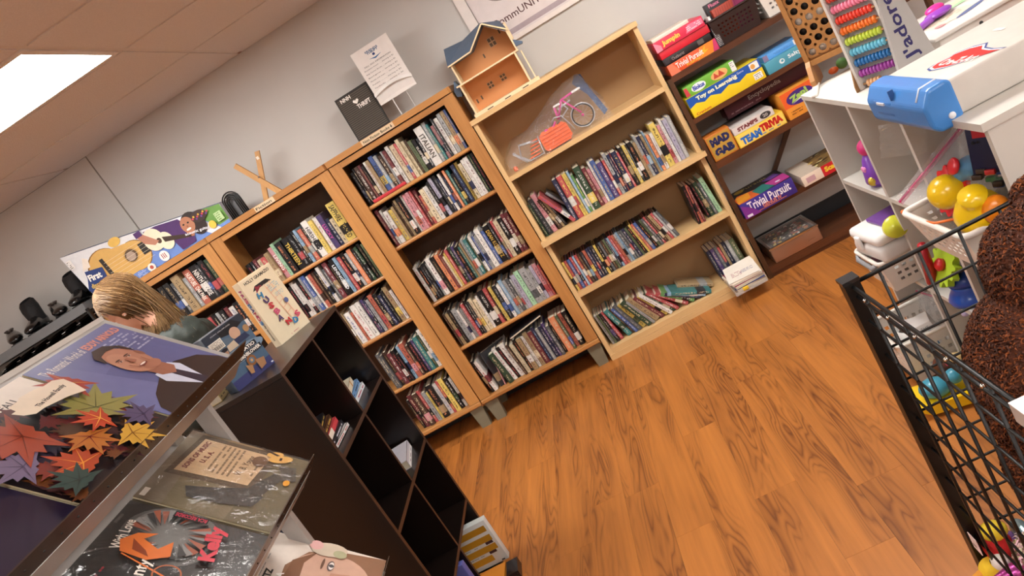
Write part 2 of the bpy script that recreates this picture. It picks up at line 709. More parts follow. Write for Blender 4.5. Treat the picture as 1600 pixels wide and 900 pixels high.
# ================================================================== BOOKCASES
def shelf_board(b, x0, x1, yf, yb, z, th, mat, nose=.006):
    """board with a rounded front edge"""
    pr = [(yb, z), (yb, z - th), (yf + nose, z - th), (yf, z - th + nose), (yf, z - nose), (yf + nose * .4, z - nose * .25), (yf + nose * 1.4, z)]
    b.prism([(p[0], p[1]) for p in pr], (x0, 0, 0), (0, 1, 0), (0, 0, 1), (x1 - x0, 0, 0), mat)


def oak_case(x0, x1, zs, label, capL=True, capR=True):
    t = thing('bookcase', label, 'bookcase', ((x0 + x1) / 2, -.15, 0), group=None)
    ox = Vector((-(x0 + x1) / 2, .15, 0))
    T = Matrix.Translation(ox)
    g = .002
    yf, yb = -.30, -.015
    for k, (a, c) in enumerate(((x0 + g, x0 + .022), (x1 - .022, x1 - g))):
        b = B()
        b.box((a, yf + .012, .12), (c, yb, 1.715), OAK, T)
        b.build('side_panel', t)
    for a, c in ((x0 + g, x0 + .068), (x1 - .068, x1 - g)):
        B().box((a, yf - .004, .165), (c, yf + .012, 1.714), OAK, T).build('stile', t)
    B().box((x0 + .068, yf - .002, 1.682), (x1 - .068, yf + .014, 1.711), OAKX, T).build('top_rail', t)
    b = B()
    e0, e1 = (x0 + .001, x1 - .001)
    pl = [(e0, yb), (e0, yf - .014), (e1, yf - .014), (e1, yb)]
    if capR:
        pl = [(e0, yb), (e0, yf - .014), (e1 - .012, yf - .014), (e1, yf - .002), (e1, yb)]
    b.prism([(p[0], p[1]) for p in pl], (0, 0, 1.718), (1, 0, 0), (0, 1, 0), (0, 0, .032), OAKX, T)
    b.build('top_board', t)
    B().box((x0 + .022, yb - .008, .16), (x1 - .022, yb, 1.715), mt('#4e321d', .6, amt=.15), T).build('back_panel', t)
    for z in zs:
        b = B()
        shelf_board(b, x0 + .022, x1 - .022, yf + .013, yb - .009, z, .021, OAKX)
        for i in range(len(b.v)):
            b.v[i] = b.v[i] + ox
        b.build('shelf', t)
    b = B()
    shelf_board(b, x0 + g, x1 - g, yf - .012, yb, .163, .028, OAKX)
    for i in range(len(b.v)):
        b.v[i] = b.v[i] + ox
    b.build('bottom_board', t)
    fm = mt('#77705c', .55)
    for fx in (x0 + .05, x1 - .05):
        for fy in (yf + .03, yb - .04):
            b = B()
            b.prism([(-.042, .134), (-.03, 0), (.03, 0), (.042, .134)], (fx, fy - .02, 0), (1, 0, 0), (0, 0, 1), (0, .045, 0), fm, T)
            b.build('foot', t)
    return t


ZR = [1.435, 1.172, .795, .495]
ZM = [1.331, 1.073, .791, .458]
ZL = [1.438, 1.165, .80, .47]
oak_case(-1.208, -.432, ZR, 'tall oak bookcase packed with books, next to the pale birch bookcase')
oak_case(-2.0, -1.211, ZM, 'tall oak bookcase in the middle, under the wooden cross easel and fiction label')
oak_case(-2.79, -2.003, ZL, 'tall oak bookcase under the guitar box, partly behind the long-haired person')

# pale birch bookcase
t = thing('bookcase', 'pale birch bookcase with dollhouse on top and four open compartments', 'bookcase', (.05, -.15, 0))
T = Matrix.Translation((-.05, .15, 0))
x0, x1, yf, yb = -.428, .530, -.30, -.012
for a, c in ((x0, x0 + .024), (x1 - .024, x1)):
    B().box((a, yf, .80), (c, yb, 1.515), BIR, T).build('side_panel', t)
    B().box((a, yf, .0), (c, yb, .772), BIR, T).build('side_panel', t)
B().box((x0 - .006, yf - .012, 1.516), (x1 + .006, yb, 1.541), BIRX, T, ).build('top_board', t)
B().box((x0 - .008, yf - .034, .772), (x1 + .012, yb, .80), BIRX, T).build('middle_board', t)
B().box((x0 + .024, yf + .004, 1.165), (x1 - .024, yb - .007, 1.19), BIRX, T).build('shelf', t)
B().box((x0 + .024, yf + .004, .418), (x1 - .024, yb - .007, .446), BIRX, T).build('shelf', t)
B().box((x0 + .024, yf - .0, .035), (x1 - .024, yb, .067), BIRX, T).build('bottom_board', t)
B().box((x0 - .001, yf - .006, .0), (x1 + .001, yf + .0, .034), BIRX, T).build('plinth', t)
BB = mt('#a8845a', .6, amt=.08, sc=3)
B().box((x0 + .024, yb - .007, .067), (x1 - .024, yb, .772), BB, T).build('back_panel', t)
B().box((x0 + .024, yb - .007, .80), (x1 - .024, yb, 1.515), BB, T).build('back_panel', t)

# dark walnut open rack for the games
t = thing('game_rack', 'dark walnut open shelving rack holding board games beside birch bookcase', 'shelf', (1.2, -.18, 0))
T = Matrix.Translation((-1.2, .18, 0))
for px in (.536, 1.79):
    for py in (-.325, -.05):
        B().box((px, py, 0), (px + .024, py + .03, 1.55 if False else 1.205), WALZ, T).build('post', t)
    B().box((px, -.295, .66), (px + .024, -.05, .70), WALZ, T).build('side_rail', t)
for z, th in ((1.212, .03), (.97, .026), (.712, .034), (.372, .026), (.062, .04)):
    B().box((.56, -.325, z - th), (1.79, -.03, z), WAL, T).build('shelf', t)
B().box((.56, -.318, 0), (1.79, -.30, .022), WAL, T).build('toe_board', t)
b = B()
b.tube([(.80, -.035, .375), (1.10, -.035, .69)], .018, WALZ, 4, T)
b.build('diagonal_brace', t)

# espresso cube unit in the aisle, open towards +x
KX, KY0, KY1, KH = -1.09, -2.24, -1.597, 1.26
t = thing('cube_shelf', 'dark espresso two-column cube shelf standing end-on in the aisle', 'shelf', (-1.24, -1.92, 0))
T = Matrix.Translation((1.24, 1.92, 0))
for y0 in (KY0, KY1 - .016):
    b = B()
    b.box((-1.39, y0, 0), (KX - .002, y0 + .016, KH - .017), ESP, T)
    b.box((KX - .002, y0, 0), (KX, y0 + .016, KH - .017), ESPE, T)
    b.build('side_panel', t)
b = B()
b.box((-1.39, KY0 - .002, KH - .016), (KX - .001, KY1 + .002, KH), mt('#2a201c', .28, amt=.2, sc=12), T)
b.box((KX - .001, KY0 - .002, KH - .016), (KX + .001, KY1 + .002, KH), ESPE, T)
b.build('top_board', t)
KZ = [.935, .622, .31, .022]
for z in KZ:
    b = B()
    b.box((-1.385, KY0 + .016, z - .014), (KX - .003, KY1 - .016, z), ESP, T)
    b.box((KX - .003, KY0 + .016, z - .014), (KX - .001, KY1 - .016, z), ESPE, T)
    b.build('shelf', t)
for za, zb in ((.935, 1.244), (.622, .921), (.31, .608), (.022, .296)):
    b = B()
    b.box((-1.385, -1.926, za), (KX - .004, -1.914, zb), ESP, T)
    b.box((KX - .004, -1.926, za), (KX - .002, -1.914, zb), ESPE, T)
    b.build('divider', t)
B().box((-1.389, KY0 + .016, .0), (-1.385, KY1 - .016, KH - .017), ESP, T).build('back_panel', t)

# white laminate cube unit with toys, open towards -x, plus a deeper white unit beside it
WL = mt('#c9c4bc', .5, amt=.03, sc=5)
t = thing('cube_shelf', 'white laminate cube shelf with toys, two columns beside the game rack', 'shelf', (.95, -1.92, 0))
T = Matrix.Translation((-.95, 1.92, 0))
for y0, nm in ((-1.551, 'side_panel'), (-2.318, 'side_panel')):
    B().box((.752, y0, 0), (1.15, y0 + .016, 1.042), WL, T).build(nm, t)
B().box((.750, -2.318, 1.043), (1.15, -1.535, 1.06), WL, T).build('top_board', t)
for z in (.718, .372, .03):
    B().box((.753, -2.302, z - .016), (1.14, -1.551, z), WL, T).build('shelf', t)
for za, zb in ((.718, 1.043), (.372, .702), (.03, .356)):
    B().box((.753, -1.922, za), (1.14, -1.906, zb), WL, T).build('divider', t)
B().box((1.141, -2.302, .03), (1.148, -1.551, 1.042), WL, T).build('back_panel', t)
t = thing('cube_shelf', 'white laminate shelf nearest the wire bin, holding the basket of yellow toys', 'shelf', (.95, -2.52, 0))
T = Matrix.Translation((-.95, 2.52, 0))
for y0 in (-2.336, -2.722):
    B().box((.722, y0, 0), (1.15, y0 + .016, 1.06), WL, T).build('side_panel', t)
B().box((.712, -2.726, 1.061), (1.15, -2.32, 1.079), WL, T).build('top_board', t)
for z in (.718, .372, .03):
    B().box((.725, -2.706, z - .016), (1.14, -2.336, z), WL, T).build('shelf', t)
B().box((1.141, -2.706, .03), (1.148, -2.336, 1.06), WL, T).build('back_panel', t)


# ================================================================== BOOKS
PAL = {'k': ('#17161a', 'black'), 'd': ('#2b2e35', 'charcoal'), 'n': ('#20294d', 'navy'), 'b': ('#2f559e', 'blue'), 'l': ('#7fa8c8', 'light blue'),
       't': ('#2b7f80', 'teal'), 'g': ('#5c9a4c', 'green'), 'G': ('#2c4a33', 'dark green'), 'm': ('#9fd3a8', 'mint green'), 'y': ('#e3c33a', 'yellow'),
       'o': ('#e07a30', 'orange'), 'O': ('#c2512a', 'rust orange'), 'r': ('#b9272e', 'red'), 'R': ('#6e1c28', 'maroon'), 'p': ('#d98a94', 'pink'),
       'P': ('#4b3673', 'purple'), 'w': ('#e2ded8', 'white'), 'c': ('#dcc9a2', 'cream'), 's': ('#a3a5a6', 'silver grey'), 'e': ('#5b5f63', 'grey'),
       'B': ('#4c3226', 'brown'), 'T': ('#a68a5c', 'tan'), 'L': ('#b9b4cc', 'lavender'), 'q': ('#5f6e4c', 'olive')}
INK = {'k': 'wcTsro', 'd': 'wcs', 'n': 'wcly', 'b': 'wcy', 'l': 'nwk', 't': 'wc', 'g': 'wky', 'G': 'cTw', 'm': 'Gkw', 'y': 'kkb', 'o': 'kwc', 'O': 'wck', 'r': 'wcy', 'R': 'cTw',
       'p': 'wkR', 'P': 'wcp', 'w': 'kbrR', 'c': 'kRB', 's': 'kRw', 'e': 'wcs', 'B': 'cTw', 'T': 'kBR', 'L': 'kPn', 'q': 'wck'}


def ordn(n):
    sfx = 'th' if 10 <= n % 100 <= 20 else {1: 'st', 2: 'nd', 3: 'rd'}.get(n % 10, 'th')
    return '%d%s' % (n, sfx)


def book_mesh(tk, h, d, paper, left):
    """cover (spine + two boards) and page block, local origin at the lower spine corner it pivots on"""
    hf = tk / 2
    ox = hf if left else -hf
    bd = .0018 if paper == 'dvd' else (.0022 if tk > .02 else .0012)
    out = [(-hf, d), (-hf, .002), (-hf * .75, -.0012), (0, -.002), (hf * .75, -.0012), (hf, .002), (hf, d), (hf - bd, d), (hf - bd, .004), (-hf + bd, .004), (-hf + bd, d)]
    b = B()
    b.prism(out, (ox, 0, 0), (1, 0, 0), (0, 1, 0), (0, 0, h), BOOK)
    p = B()
    p.box((ox - hf + bd, .0045, .003), (ox + hf - bd, d - .003, h - .003), PAGE if paper != 'dvd' else BLK)
    return b, p


titles = []


def place_book(x, y, z, tk, h, d, c, label, group, lean=0., acc=None, ink=None, kind='book', title=None, yaw=0., hue=None):
    b, p = book_mesh(tk, h, d, 'dvd' if kind == 'dvd_case' else 'p', lean <= 0)
    o = b.build(kind, label=label, cat='book' if kind == 'book' else 'disc case', group=group)
    o.location = (x, y, z)
    o.rotation_euler = (0, math.radians(lean), math.radians(yaw))
    base = lin(hue or PAL[c][0])
    j = rnd.uniform(.85, 1.15)
    o.color = tuple(min(1, v * j) for v in base) + (1,)
    o['accent'] = list(lin(PAL[acc or rnd.choice('krwnTcOb')][0]))
    o['ink'] = list(lin(PAL[ink or rnd.choice(INK[c])][0]))
    p.build('pages' if kind == 'book' else 'tray', o)
    if title:
        s, tc_, fr = title
        left = lean <= 0
        ox = tk / 2 if left else -tk / 2
        pr = Pr((ox - tk / 2, -.0024, 0), (tk, 0, 0), (0, 0, h))
        pr.txt(s, .5, .53, fr * h / tk, .55 * tk / h if False else 0.62 * 1, tc_, 0) if False else None
        g = Pr((ox - tk / 2, -.0024, h), (0, 0, -h), (tk, 0, 0))
        g.N = Vector((0, -1, 0))
        g.txt(s, .5, .5, fr, .6, tc_, 0, .02)
        g.build(o, 'spine_title')
        o['ink'] = list(base)
    return o


def row(spec, xa, xb, z, where, group, y=-.272, lean=0., hb=.15, hs=.0125, wsc=.9, kind='book', dep=.15, jit=.012, titles={}, leans=None, maxh=.235):
    """tokens: colour, height digit, width digit [, accent letter] ; laid left to right from xa to xb"""
    toks = spec.split()
    ws = []
    for k in toks:
        ws.append(.010 + .0046 * int(k[2]) + rnd.uniform(-.001, .001))
    tot = sum(ws)
    cosl = [math.cos(math.radians(leans[i] if leans else lean)) for i in range(len(toks))]
    f = (xb - xa) / sum(a / c for a, c in zip(ws, cosl))
    x = xa
    for i, k in enumerate(toks):
        tk = ws[i] * f
        le = leans[i] if leans else lean + rnd.uniform(-.5, .5)
        h = min(maxh, hb + hs * int(k[1]) + rnd.uniform(-.003, .003))
        thick = 'thick' if tk > .028 else ('slim' if tk < .0165 else ('tall' if h > .225 else 'medium'))
        nm = PAL[k[0]][1]
        noun = {'book': 'book', 'dvd_case': 'disc case'}[kind]
        if i in titles:
            lab = '%s %s %s lettered %s, %s' % (thick, nm, noun, ' '.join(titles[i][0].lower().split()), where)
        else:
            lab = '%s %s %s, %s from left on %s' % (thick, nm, noun, ordn(i + 1), where)
        st = tk / math.cos(math.radians(le))
        px = x if le <= 0 else x + st
        yy = y + rnd.uniform(-jit, jit)
        place_book(px, yy, z + .0004, tk - .0006, h, min(dep, .25) + rnd.uniform(-.01, .01), k[0], lab, group, le, k[3] if len(k) > 3 else None, kind=kind,
                   title=titles.get(i))
        x += st
    return


RB = 'of right oak bookcase'
MB = 'of middle oak bookcase'
LB = 'of left oak bookcase'
row('k43 k51 B54 R52r k41 w52k T53r b64y s53l B44 s51 R53 w63 c55 r52 c63 c42 B41 q33 k23w d22 w69k s73 t51w p33 d61s w54p s63 T74o b61',
    -1.136, -.512, 1.435, 'top shelf ' + RB, 'books on the top shelf of the right oak bookcase', y=-.262, maxh=.228,
    titles={17: None, 21: ('THE ITALIAN', '#3a3430', .7)} if False else {21: ('ITALIAN', '#4a443c', .6), 7: ('PARADISE', '#26262a', .5), 19: ('SUSPECT', '#cfcac0', .55)})
row('R62 w51 w44o y34k T41k B52 T62k k63w w71 p64 p62w r61 R52B r22c c45 w44B k52 L63 d63 n41 w61 n42 o61 t52e k33y n63 y72k c53 w62 w74 G71 k62',
    -1.136, -.512, 1.172, 'second shelf ' + RB, 'books on the second shelf of the right oak bookcase', y=-.252, maxh=.226)
row('w63k k52 d51 k63c s51 w75p k64 o64b R52 c41r y51 r62y G63 P62n k53 t42 T51 s62 t63w q51 w62k b51 s52 w75r b53 k67c d71 r72 c64y k65w R73c R74',
    -1.133, -.512, .795, 'third shelf ' + RB, 'books on the third shelf of the right oak bookcase', y=-.252, maxh=.245,
    titles={8: None} if False else {30: ('DEATH IN PARADISE', '#e8e4dc', .78), 25: ('DEAN KOONTZ', '#c7a24a', .75)})
row('B51 T53 k62 s55R w41 s33 r52w k62 d51o c53y c44r w51p k67w r63c k31 y62k d54 w52b l63 s52O e53 s41 L54 m65w s67e s43 L52 p54r r41',
    -1.132, -.512, .495, 'fourth shelf ' + RB, 'books on the fourth shelf of the right oak bookcase', y=-.262, maxh=.232)
# lowest shelf of the right case
row('k61 w52R', -1.128, -1.085, .163, 'lowest shelf ' + RB, 'books on the lowest shelf of the right oak bookcase', y=-.27, leans=[-4, -6])
row('G54q w63L k62r w64k B51k c43w k52 T54w w52r T63c R54 n72k s52y n53o P61n e42 k31w o66w q61 O63k k64w',
    -1.01, -.512, .163, 'lowest shelf main group ' + RB, 'books on the lowest shelf of the right oak bookcase', y=-.275, maxh=.232, leans=[-6, -6, -5, -5, -4, -3, -2] + [-1] * 14)
place_book(-1.078, -.235, .164, .03, .235, .16, 'd', 'grey open-faced ring binder standing askew on lowest shelf of right oak bookcase', None, -2, yaw=-62)
place_book(-1.035, -.262, .164, .008, .13, .13, 'p', 'short pink booklet beside green book on lowest shelf of right oak bookcase', None, 6)
# single books lying
b = B()
M = Matrix.Translation((-1.015, -.279, 1.4365))
b.cbox((0.0, 0, .0085), (.205, .03, .017), mt('#c2343c', .4), None, .002)
o = b.build('book', loc=(-1.0, -.279, 1.4365), rot=(0, 0, .03), label='thin red book lying flat along front of top shelf of right oak bookcase', cat='book')
o.location.y = -.2655
B().box((-.101, -.012, .003), (.101, .0155, .014), PAGE).build('pages', o)
b = B()
b.cbox((0, .06, 0), (.22, .15, .010), mt('#26262b', .4))
o = b.build('book', loc=(-.76, -.262, .415), rot=(0, -.16, 0), label='slim black book lying slanted across tops of lowest shelf row of right oak bookcase', cat='book')
B().box((-.108, -.0158, -.0035), (.108, -.0145, .0035), PAGE).build('pages', o)

# middle case
row('k20 k43w d41 R42 c33T r34y T43 p54r m62 k55c k56y k54r k62 l61 O53s d61 w75k y63 w63r P64n n33c c23 y88k n82P',
    -1.936, -1.272, 1.331, 'top shelf ' + MB, 'books on the top shelf of the middle oak bookcase', y=-.262, hb=.13, maxh=.262,
    titles={7: ('LIVING', '#f2ece6', .5), 10: ('THIRTEEN', '#d8b850', .7), 16: ('HIRSHFELD', '#2c2c30', .65), 22: ('SAPPHIRE   THE KID', '#26241c', .86), 19: ('LUCKY', '#c94f9a', .45)})
row('k52 w64k w52y k54w s62 b64s w51s O53B B52 k54 w63k e43 R75 k52 k65w l63k r53c k65w s53 o64y k52 G53k k63l q53 k62',
    -1.80, -1.272, 1.073, 'second shelf ' + MB, 'books on the second shelf of the middle oak bookcase', y=-.262, maxh=.228,
    titles={14: ('LENINGRAD', '#e9f0f4', .7)})
row('k52 y51G T54w w45r O33y w65p w64L P62n n51 s52k O64r k54 n43w k52 T64y w32B p63B',
    -1.68, -1.272, .791, 'third shelf ' + MB, 'books on the third shelf of the middle oak bookcase', y=-.262, maxh=.232)
row('e73 e62 B63r R54B k53w k31w l62n O65p B42 k54w P52 t64G G62 w86l', -1.60, -1.272, .458, 'fourth shelf ' + MB,
    'books on the fourth shelf of the middle oak bookcase', y=-.272, maxh=.25)
row('k42R R64k B65p r62 s43n y31 k66T w54r r62k y64T k53G w42k k52', -1.60, -1.272, .163, 'lowest shelf ' + MB,
    'books on the lowest shelf of the middle oak bookcase', y=-.272, maxh=.232)
# left case
row('G54 q53 e52 y33p k53y k54b e42w T76w s32 O65k k66w d51 k63r G52', -2.58, -2.085, 1.438, 'top shelf ' + LB,
    'books on the top shelf of the left oak bookcase', y=-.262, maxh=.228, titles={10: ('NINTH HOUSE', '#e8e4dc', .72), 9: ('NURTURE  OAK PARK', '#f0e8dc', .8)})
row('c42 r43 B52 p34r s43 w53r B42 c54 r53 k52 s42 k53 R42 w34 k53 d62', -2.58, -2.085, 1.165, 'second shelf ' + LB,
    'books on the second shelf of the left oak bookcase', y=-.235, maxh=.2)
row('k42 B53 s34 T43 k53w R42 e44 n53 w42 T33', -2.42, -2.085, .80, 'third shelf ' + LB,
    'books on the third shelf of the left oak bookcase', y=-.245, maxh=.2)

# birch case: children's books, disc cases, leaning books
BC = 'of birch bookcase'
row('G41 d63 p73w', -.398, -.325, .801, 'second compartment ' + BC, 'leaning children\'s books in the birch bookcase', y=-.25, leans=[-1, -2, -3], maxh=.24)
row('B42 T31 k41', -.315, -.262, .801, 'second compartment leaning group ' + BC, 'leaning children\'s books in the birch bookcase', y=-.24, leans=[-9, -10, -12], maxh=.2)
place_book(-.228, -.275, .803, .02, .235, .18, 'r', 'red and blue picture book leaning hard left in second compartment of birch bookcase', None, -26, 'w', 'b')
place_book(-.185, -.16, .803, .016, .22, .16, 's', 'silver picture book leaning behind the red and blue one in birch bookcase', None, -30, 'n')
row('n73 r75w y71 y70o l71w g51w w30 G76y R53B p42 w61R b63w P44 r41w s62n n51 R50 n54w r41 k52T y52k d51 k53w T42 s61 n52l T51 l60w o41 w42 y75k p52r w71 L63 s62',
    -.222, .470, .801, 'second compartment upright row ' + BC, 'children\'s books standing in the birch bookcase', y=-.262, hb=.155, hs=.014, maxh=.275, dep=.16, jit=.01)
row(' '.join(rnd.choice(['k52s', 'R52k', 'e52w', 's51k', 'O52y', 'r51k', 'r52w', 'B52c', 'n52w', 'b52s', 'T52k', 'k52o', 'q51w', 'P51s', 'd52l', 'r52k', 'l51k', 'e51r', 'y51k', 'n51r']) for _ in range(40)),
    -.398, .235, .4465, 'third compartment ' + BC, 'disc cases in the third compartment of the birch bookcase', y=-.262, kind='dvd_case', hb=.125, maxh=.19, dep=.135, jit=.005,
    leans=[-1] * 14 + [-1 - .55 * k for k in range(26)])
row('k62 O61k R51w', .345, .39, .4465, 'third compartment far right group ' + BC, 'books at the right of the third compartment of the birch bookcase', y=-.265, leans=[3, 3, 1], maxh=.235)
row('k52 G54T e42 m64G', .408, .494, .4465, 'third compartment against right side ' + BC, 'books at the right of the third compartment of the birch bookcase', y=-.24, leans=[-2, -3, -4, -4], maxh=.22)
row('s42e q51 k43P r53w', -.385, -.31, .0675, 'lowest compartment ' + BC, 'leaning books in the lowest compartment of the birch bookcase', y=-.262, leans=[-4, -5, -6, -9], maxh=.2)
row('t44G B41 b42 e53k y44q G64w s41w T55c R43p y42k w52R G41c r42k', -.285, .05, .0675, 'lowest compartment leaning row ' + BC, 'leaning books in the lowest compartment of the birch bookcase', y=-.255,
    leans=[-16, -17, -18, -19, -20, -22, -24, -26, -28, -30, -31, -33, -34], maxh=.21)
for q, (xx, zz, an, c, h, tk, ac, lb) in enumerate([(.085, .0685, -44, 'r', .19, .022, 'c', 'red and cream book slumping at forty-five degrees, lowest compartment of birch bookcase'),
                                                     (.125, .0685, -50, 'g', .19, .028, 'k', 'green photo book slumped low in lowest compartment of birch bookcase'),
                                                     (.165, .0685, -56, 'n', .20, .02, 'w', 'navy book with white letters slumped in lowest compartment of birch bookcase'),
                                                     (.195, .0685, -60, 'l', .21, .02, 'w', 'pale blue book topping the slumped row, lowest compartment of birch bookcase'),
                                                     (.23, .0685, -64, 't', .22, .022, 'd', 'dull teal book highest of slumped row, lowest compartment of birch bookcase')]):
    place_book(xx, -.26 - .004 * q, zz, tk, h, .15, c, lb, None, an, ac)
place_book(.262, -.20, .0685, .022, .2, .13, 'T', 'tan book lying back behind the slumped teal book in birch bookcase', None, -62, 's')
row('n42w P43w e42 r31 T41c n42 s43 q44w', .325, .49, .0675, 'lowest compartment right group ' + BC, 'upright books at the right of the lowest compartment of the birch bookcase', y=-.19, lean=-3, maxh=.215)

# ================================================================== ON TOP OF THE BOOKCASES
def loc_box(name, parent, a, b_, m, bev=0., M=None):
    c = [(a[i] + b_[i]) / 2 for i in range(3)]
    d = [b_[i] - a[i] for i in range(3)]
    return B().cbox(c, d, m, M, bev).build(name, parent)


# letter board
t = thing('letter_board', 'black felt letter board reading NNH heart THRIFT, leaning behind the acrylic sign', 'sign', (-.918, -.165, 1.752), (math.radians(-6), 0, 0))
B().box((-.102, 0, 0), (.102, .012, .25), mt('#2e2a27', .7)).build('frame', t)
b = B()
for k in range(22):
    z = .012 + k * .0104
    b.box((-.094, -.0022, z), (.094, 0, z + .006), mt('#5c544b', .85))
o = b.build('groove_strips', t)
o['kind'] = 'stuff'
p = Pr((-.102, -.0024, 0), (.204, 0, 0), (0, 0, .25))
p.txt('NNH', .28, .905, .30, .085, '#efe9e2', 0, .03)
p.poly([(.5, .70), (.42, .755), (.42, .785), (.45, .80), (.485, .79), (.5, .775), (.515, .79), (.55, .80), (.58, .785), (.58, .755)], '#efe9e2')
p.txt('THRIFT', .66, .635, .40, .095, '#efe9e2', 0, .03)
p.build(t, 'lettering')

# acrylic sign holder with printed sheet
t = thing('sign_holder', 'clear acrylic sign holder with a printed white sheet, standing on oak bookcase', 'sign', (-.695, -.17, 1.752))
CLEAR = film('acrylic', '#ffffff', .06, .04, 0)
b = B()
b.box((-.075, -.02, 0), (.055, .06, .004), CLEAR)
b.box((-.045, .0, .004), (-.041, .014, .10), CLEAR).box((.041, .0, .004), (.045, .014, .10), CLEAR)
b.box((-.045, -.002, .004), (-.040, .0, .10), mt('#e8e6e4', .2)).box((.041, -.001, .004), (.0435, .001, .10), mt('#d8d6d4', .2))
b.build('stand', t)
b = B()
b.box((-.113, -.004, .098), (.111, .001, .395), mt('#ebe5e0', .4))
b.box((-.113, .001, .095), (.111, .004, .395), CLEAR)
b.build('sheet', t)
p = Pr((-.113, -.0042, .098), (.224, 0, 0), (0, 0, .297))
p.txt('FRIENDS', .50, .90, .34, .035, '#2f5f8c', 0, .03)
p.txt('THRIFT', .50, .865, .30, .035, '#2f5f8c', 0, .03)
p.ell(.5, .815, .035, .022, '#23407a').poly([(.34, .775), (.5, .735), (.68, .775), (.5, .76)], '#2f6aa0')
p.txt('FALL 2023 INFORMATION', .5, .69, .72, .024, '#3a3836')
for k, s_ in enumerate(['Donation hours ..... starting at $1', 'Kids Corner Books .... starting at $2', 'Board games ..... starting at $3', 'Movies and music ..... starting at $1', 'Puzzles ........... starting at $2', 'Textbooks ..... starting at .50']):
    p.txt(s_, .49, .63 - k * .066, .80, .026, '#45423f')
p.build(t, 'printed_text')
# curled protective sleeve at the sheet's foot
b = B()
vs = []
for i in range(15):
    u = i / 14
    x = -.115 + .23 * u
    top = .165 + .03 * math.sin(u * 2.6) - .02 * u
    vs += [(x, -.006, top), (x, -.016 - .01 * math.sin(u * PI), top - .018), (x, -.012, .105 + .012 * math.sin(u * 3))]
b.add(vs, [(3 * i + k, 3 * i + 3 + k, 3 * i + 4 + k, 3 * i + 1 + k) for i in range(14) for k in (0,)], mt('#f6f2ee', .15, coat=.5), True)
b.add(vs, [(3 * i + 1, 3 * i + 4, 3 * i + 5, 3 * i + 2) for i in range(14)], CLEAR, True)
b.build('curled_sleeve', t)

# shelf edge labels
for nm, x0, x1, lab, tx in (('fic', -1.672, -1.545, 'masking tape label lettered Fiction on edge of middle oak bookcase', 'Fiction'),
                            ('non', -.978, -.777, 'masking tape label lettered Non Fiction Books on edge of right oak bookcase', 'Non Fiction Books  \u2193')):
    b = B()
    b.box((x0, -.3152, 1.719), (x1, -.3142, 1.7485), mt('#dcc3a0', .7))
    o = b.build('shelf_label', loc=((x0 + x1) / 2, -.3147, 1.719), label=lab, cat='label')
    c = (x0 + x1) / 2
    p = Pr((x0 - c, -.0006, 0), (x1 - x0, 0, 0), (0, 0, .029))
    p.txt(tx.replace('  \u2193', ''), .46, .5, .8, .5, '#2b2622', 0, .02)
    if 'Non' in tx:
        p.poly([(.92, .2), (.95, .5), (.93, .5), (.93, .8), (.91, .8), (.91, .5), (.89, .5)], '#2b2622')
    p.build(o, 'lettering')

# wooden cross-legged easel
t = thing('wooden_easel', 'small crossed light wood easel standing on the middle oak bookcase', 'easel', (-1.6, -.16, 1.7515))
b = B()
b.prism([(-.066, 0), (-.035, 0), (.078, .243), (.052, .249)], (0, .004, 0), (1, 0, 0), (0, 0, 1), (0, .014, 0), PINE)
b.build('leg', t)
b = B()
b.prism([(.030, 0), (.065, 0), (-.070, .249), (-.094, .236)], (0, -.012, 0), (1, 0, 0), (0, 0, 1), (0, .014, 0), PINE)
b.build('leg', t)
B().tube([(-.004, -.016, .123), (-.004, .022, .123)], .004, STEEL, 8).build('bolt', t)
B().box((.040, .0035, .205), (.056, .0045, .222), mt('#efe6da', .6)).build('sticker', t)

# black arched file sorter
t = thing('file_sorter', 'black wire sorter of nested arches standing beside the guitar box', 'organizer', (-1.775, -.245, 1.7515))
for k in range(4):
    r = .052 - k * .0115
    hh = .088
    y = -.012 + k * .0
    pts = [(-r, y, 0), (-r, y, hh)] + [(-r * math.cos(a * PI / 10), y, hh + r * math.sin(a * PI / 10)) for a in range(1, 10)] + [(r, y, hh), (r, y, 0)]
    B().tube(pts, .0042, BLK, 8).build('arch', t)
B().box((-.057, -.02, 0), (.057, .02, .004), BLK).build('base', t)
B().prism([(-.046, 0), (.046, 0), (.046, .085), (.03, .12), (0, .132), (-.03, .12), (-.046, .085)], (0, .012, 0), (1, 0, 0), (0, 0, 1), (0, .002, 0), mt('#77777a', .5)).build('back_plate', t)


# guitar box
t = thing('guitar_box', 'long tapered cardboard toy guitar box lying on the left oak bookcase', 'box', (-2.3, -.22, 1.7515))
P4 = [(-.45, 0), (.47, 0), (.475, .112), (-.482, .318)]
b = B()
b.prism(P4, (0, -.075, 0), (1, 0, 0), (0, 0, 1), (0, .11, 0), mt('#d9dee8', .4))
b.build('carton', t)
b = B()
b.add([(-.482, -.0757, .3184), (.475, -.0757, .1124), (.475, .0357, .1124), (-.482, .0357, .3184)], [(0, 1, 2, 3)], mt('#5b6f96', .4))
o = b.build('top_flap', t)
p = Pr((-.482, -.0755, 0), (.957, 0, 0), (0, 0, .318))
TB = lambda u: 1 - .648 * u      # height of the tapered top edge at u
p.poly([(.10, 0), (.995, 0), (.995, .352), (.72, .532)], '#6f8fd2')
p.poly([(0.002, .995), (.03, .3), (.12, 0), (.72, .532)], '#e4e6ea')
p.poly([(.70, .545), (.80, .48), (.93, .0), (.86, 0)], '#eceaf0')
p.poly([(.79, .488), (.998, .353), (.998, .06), (.93, .05)], '#6a9a4a')
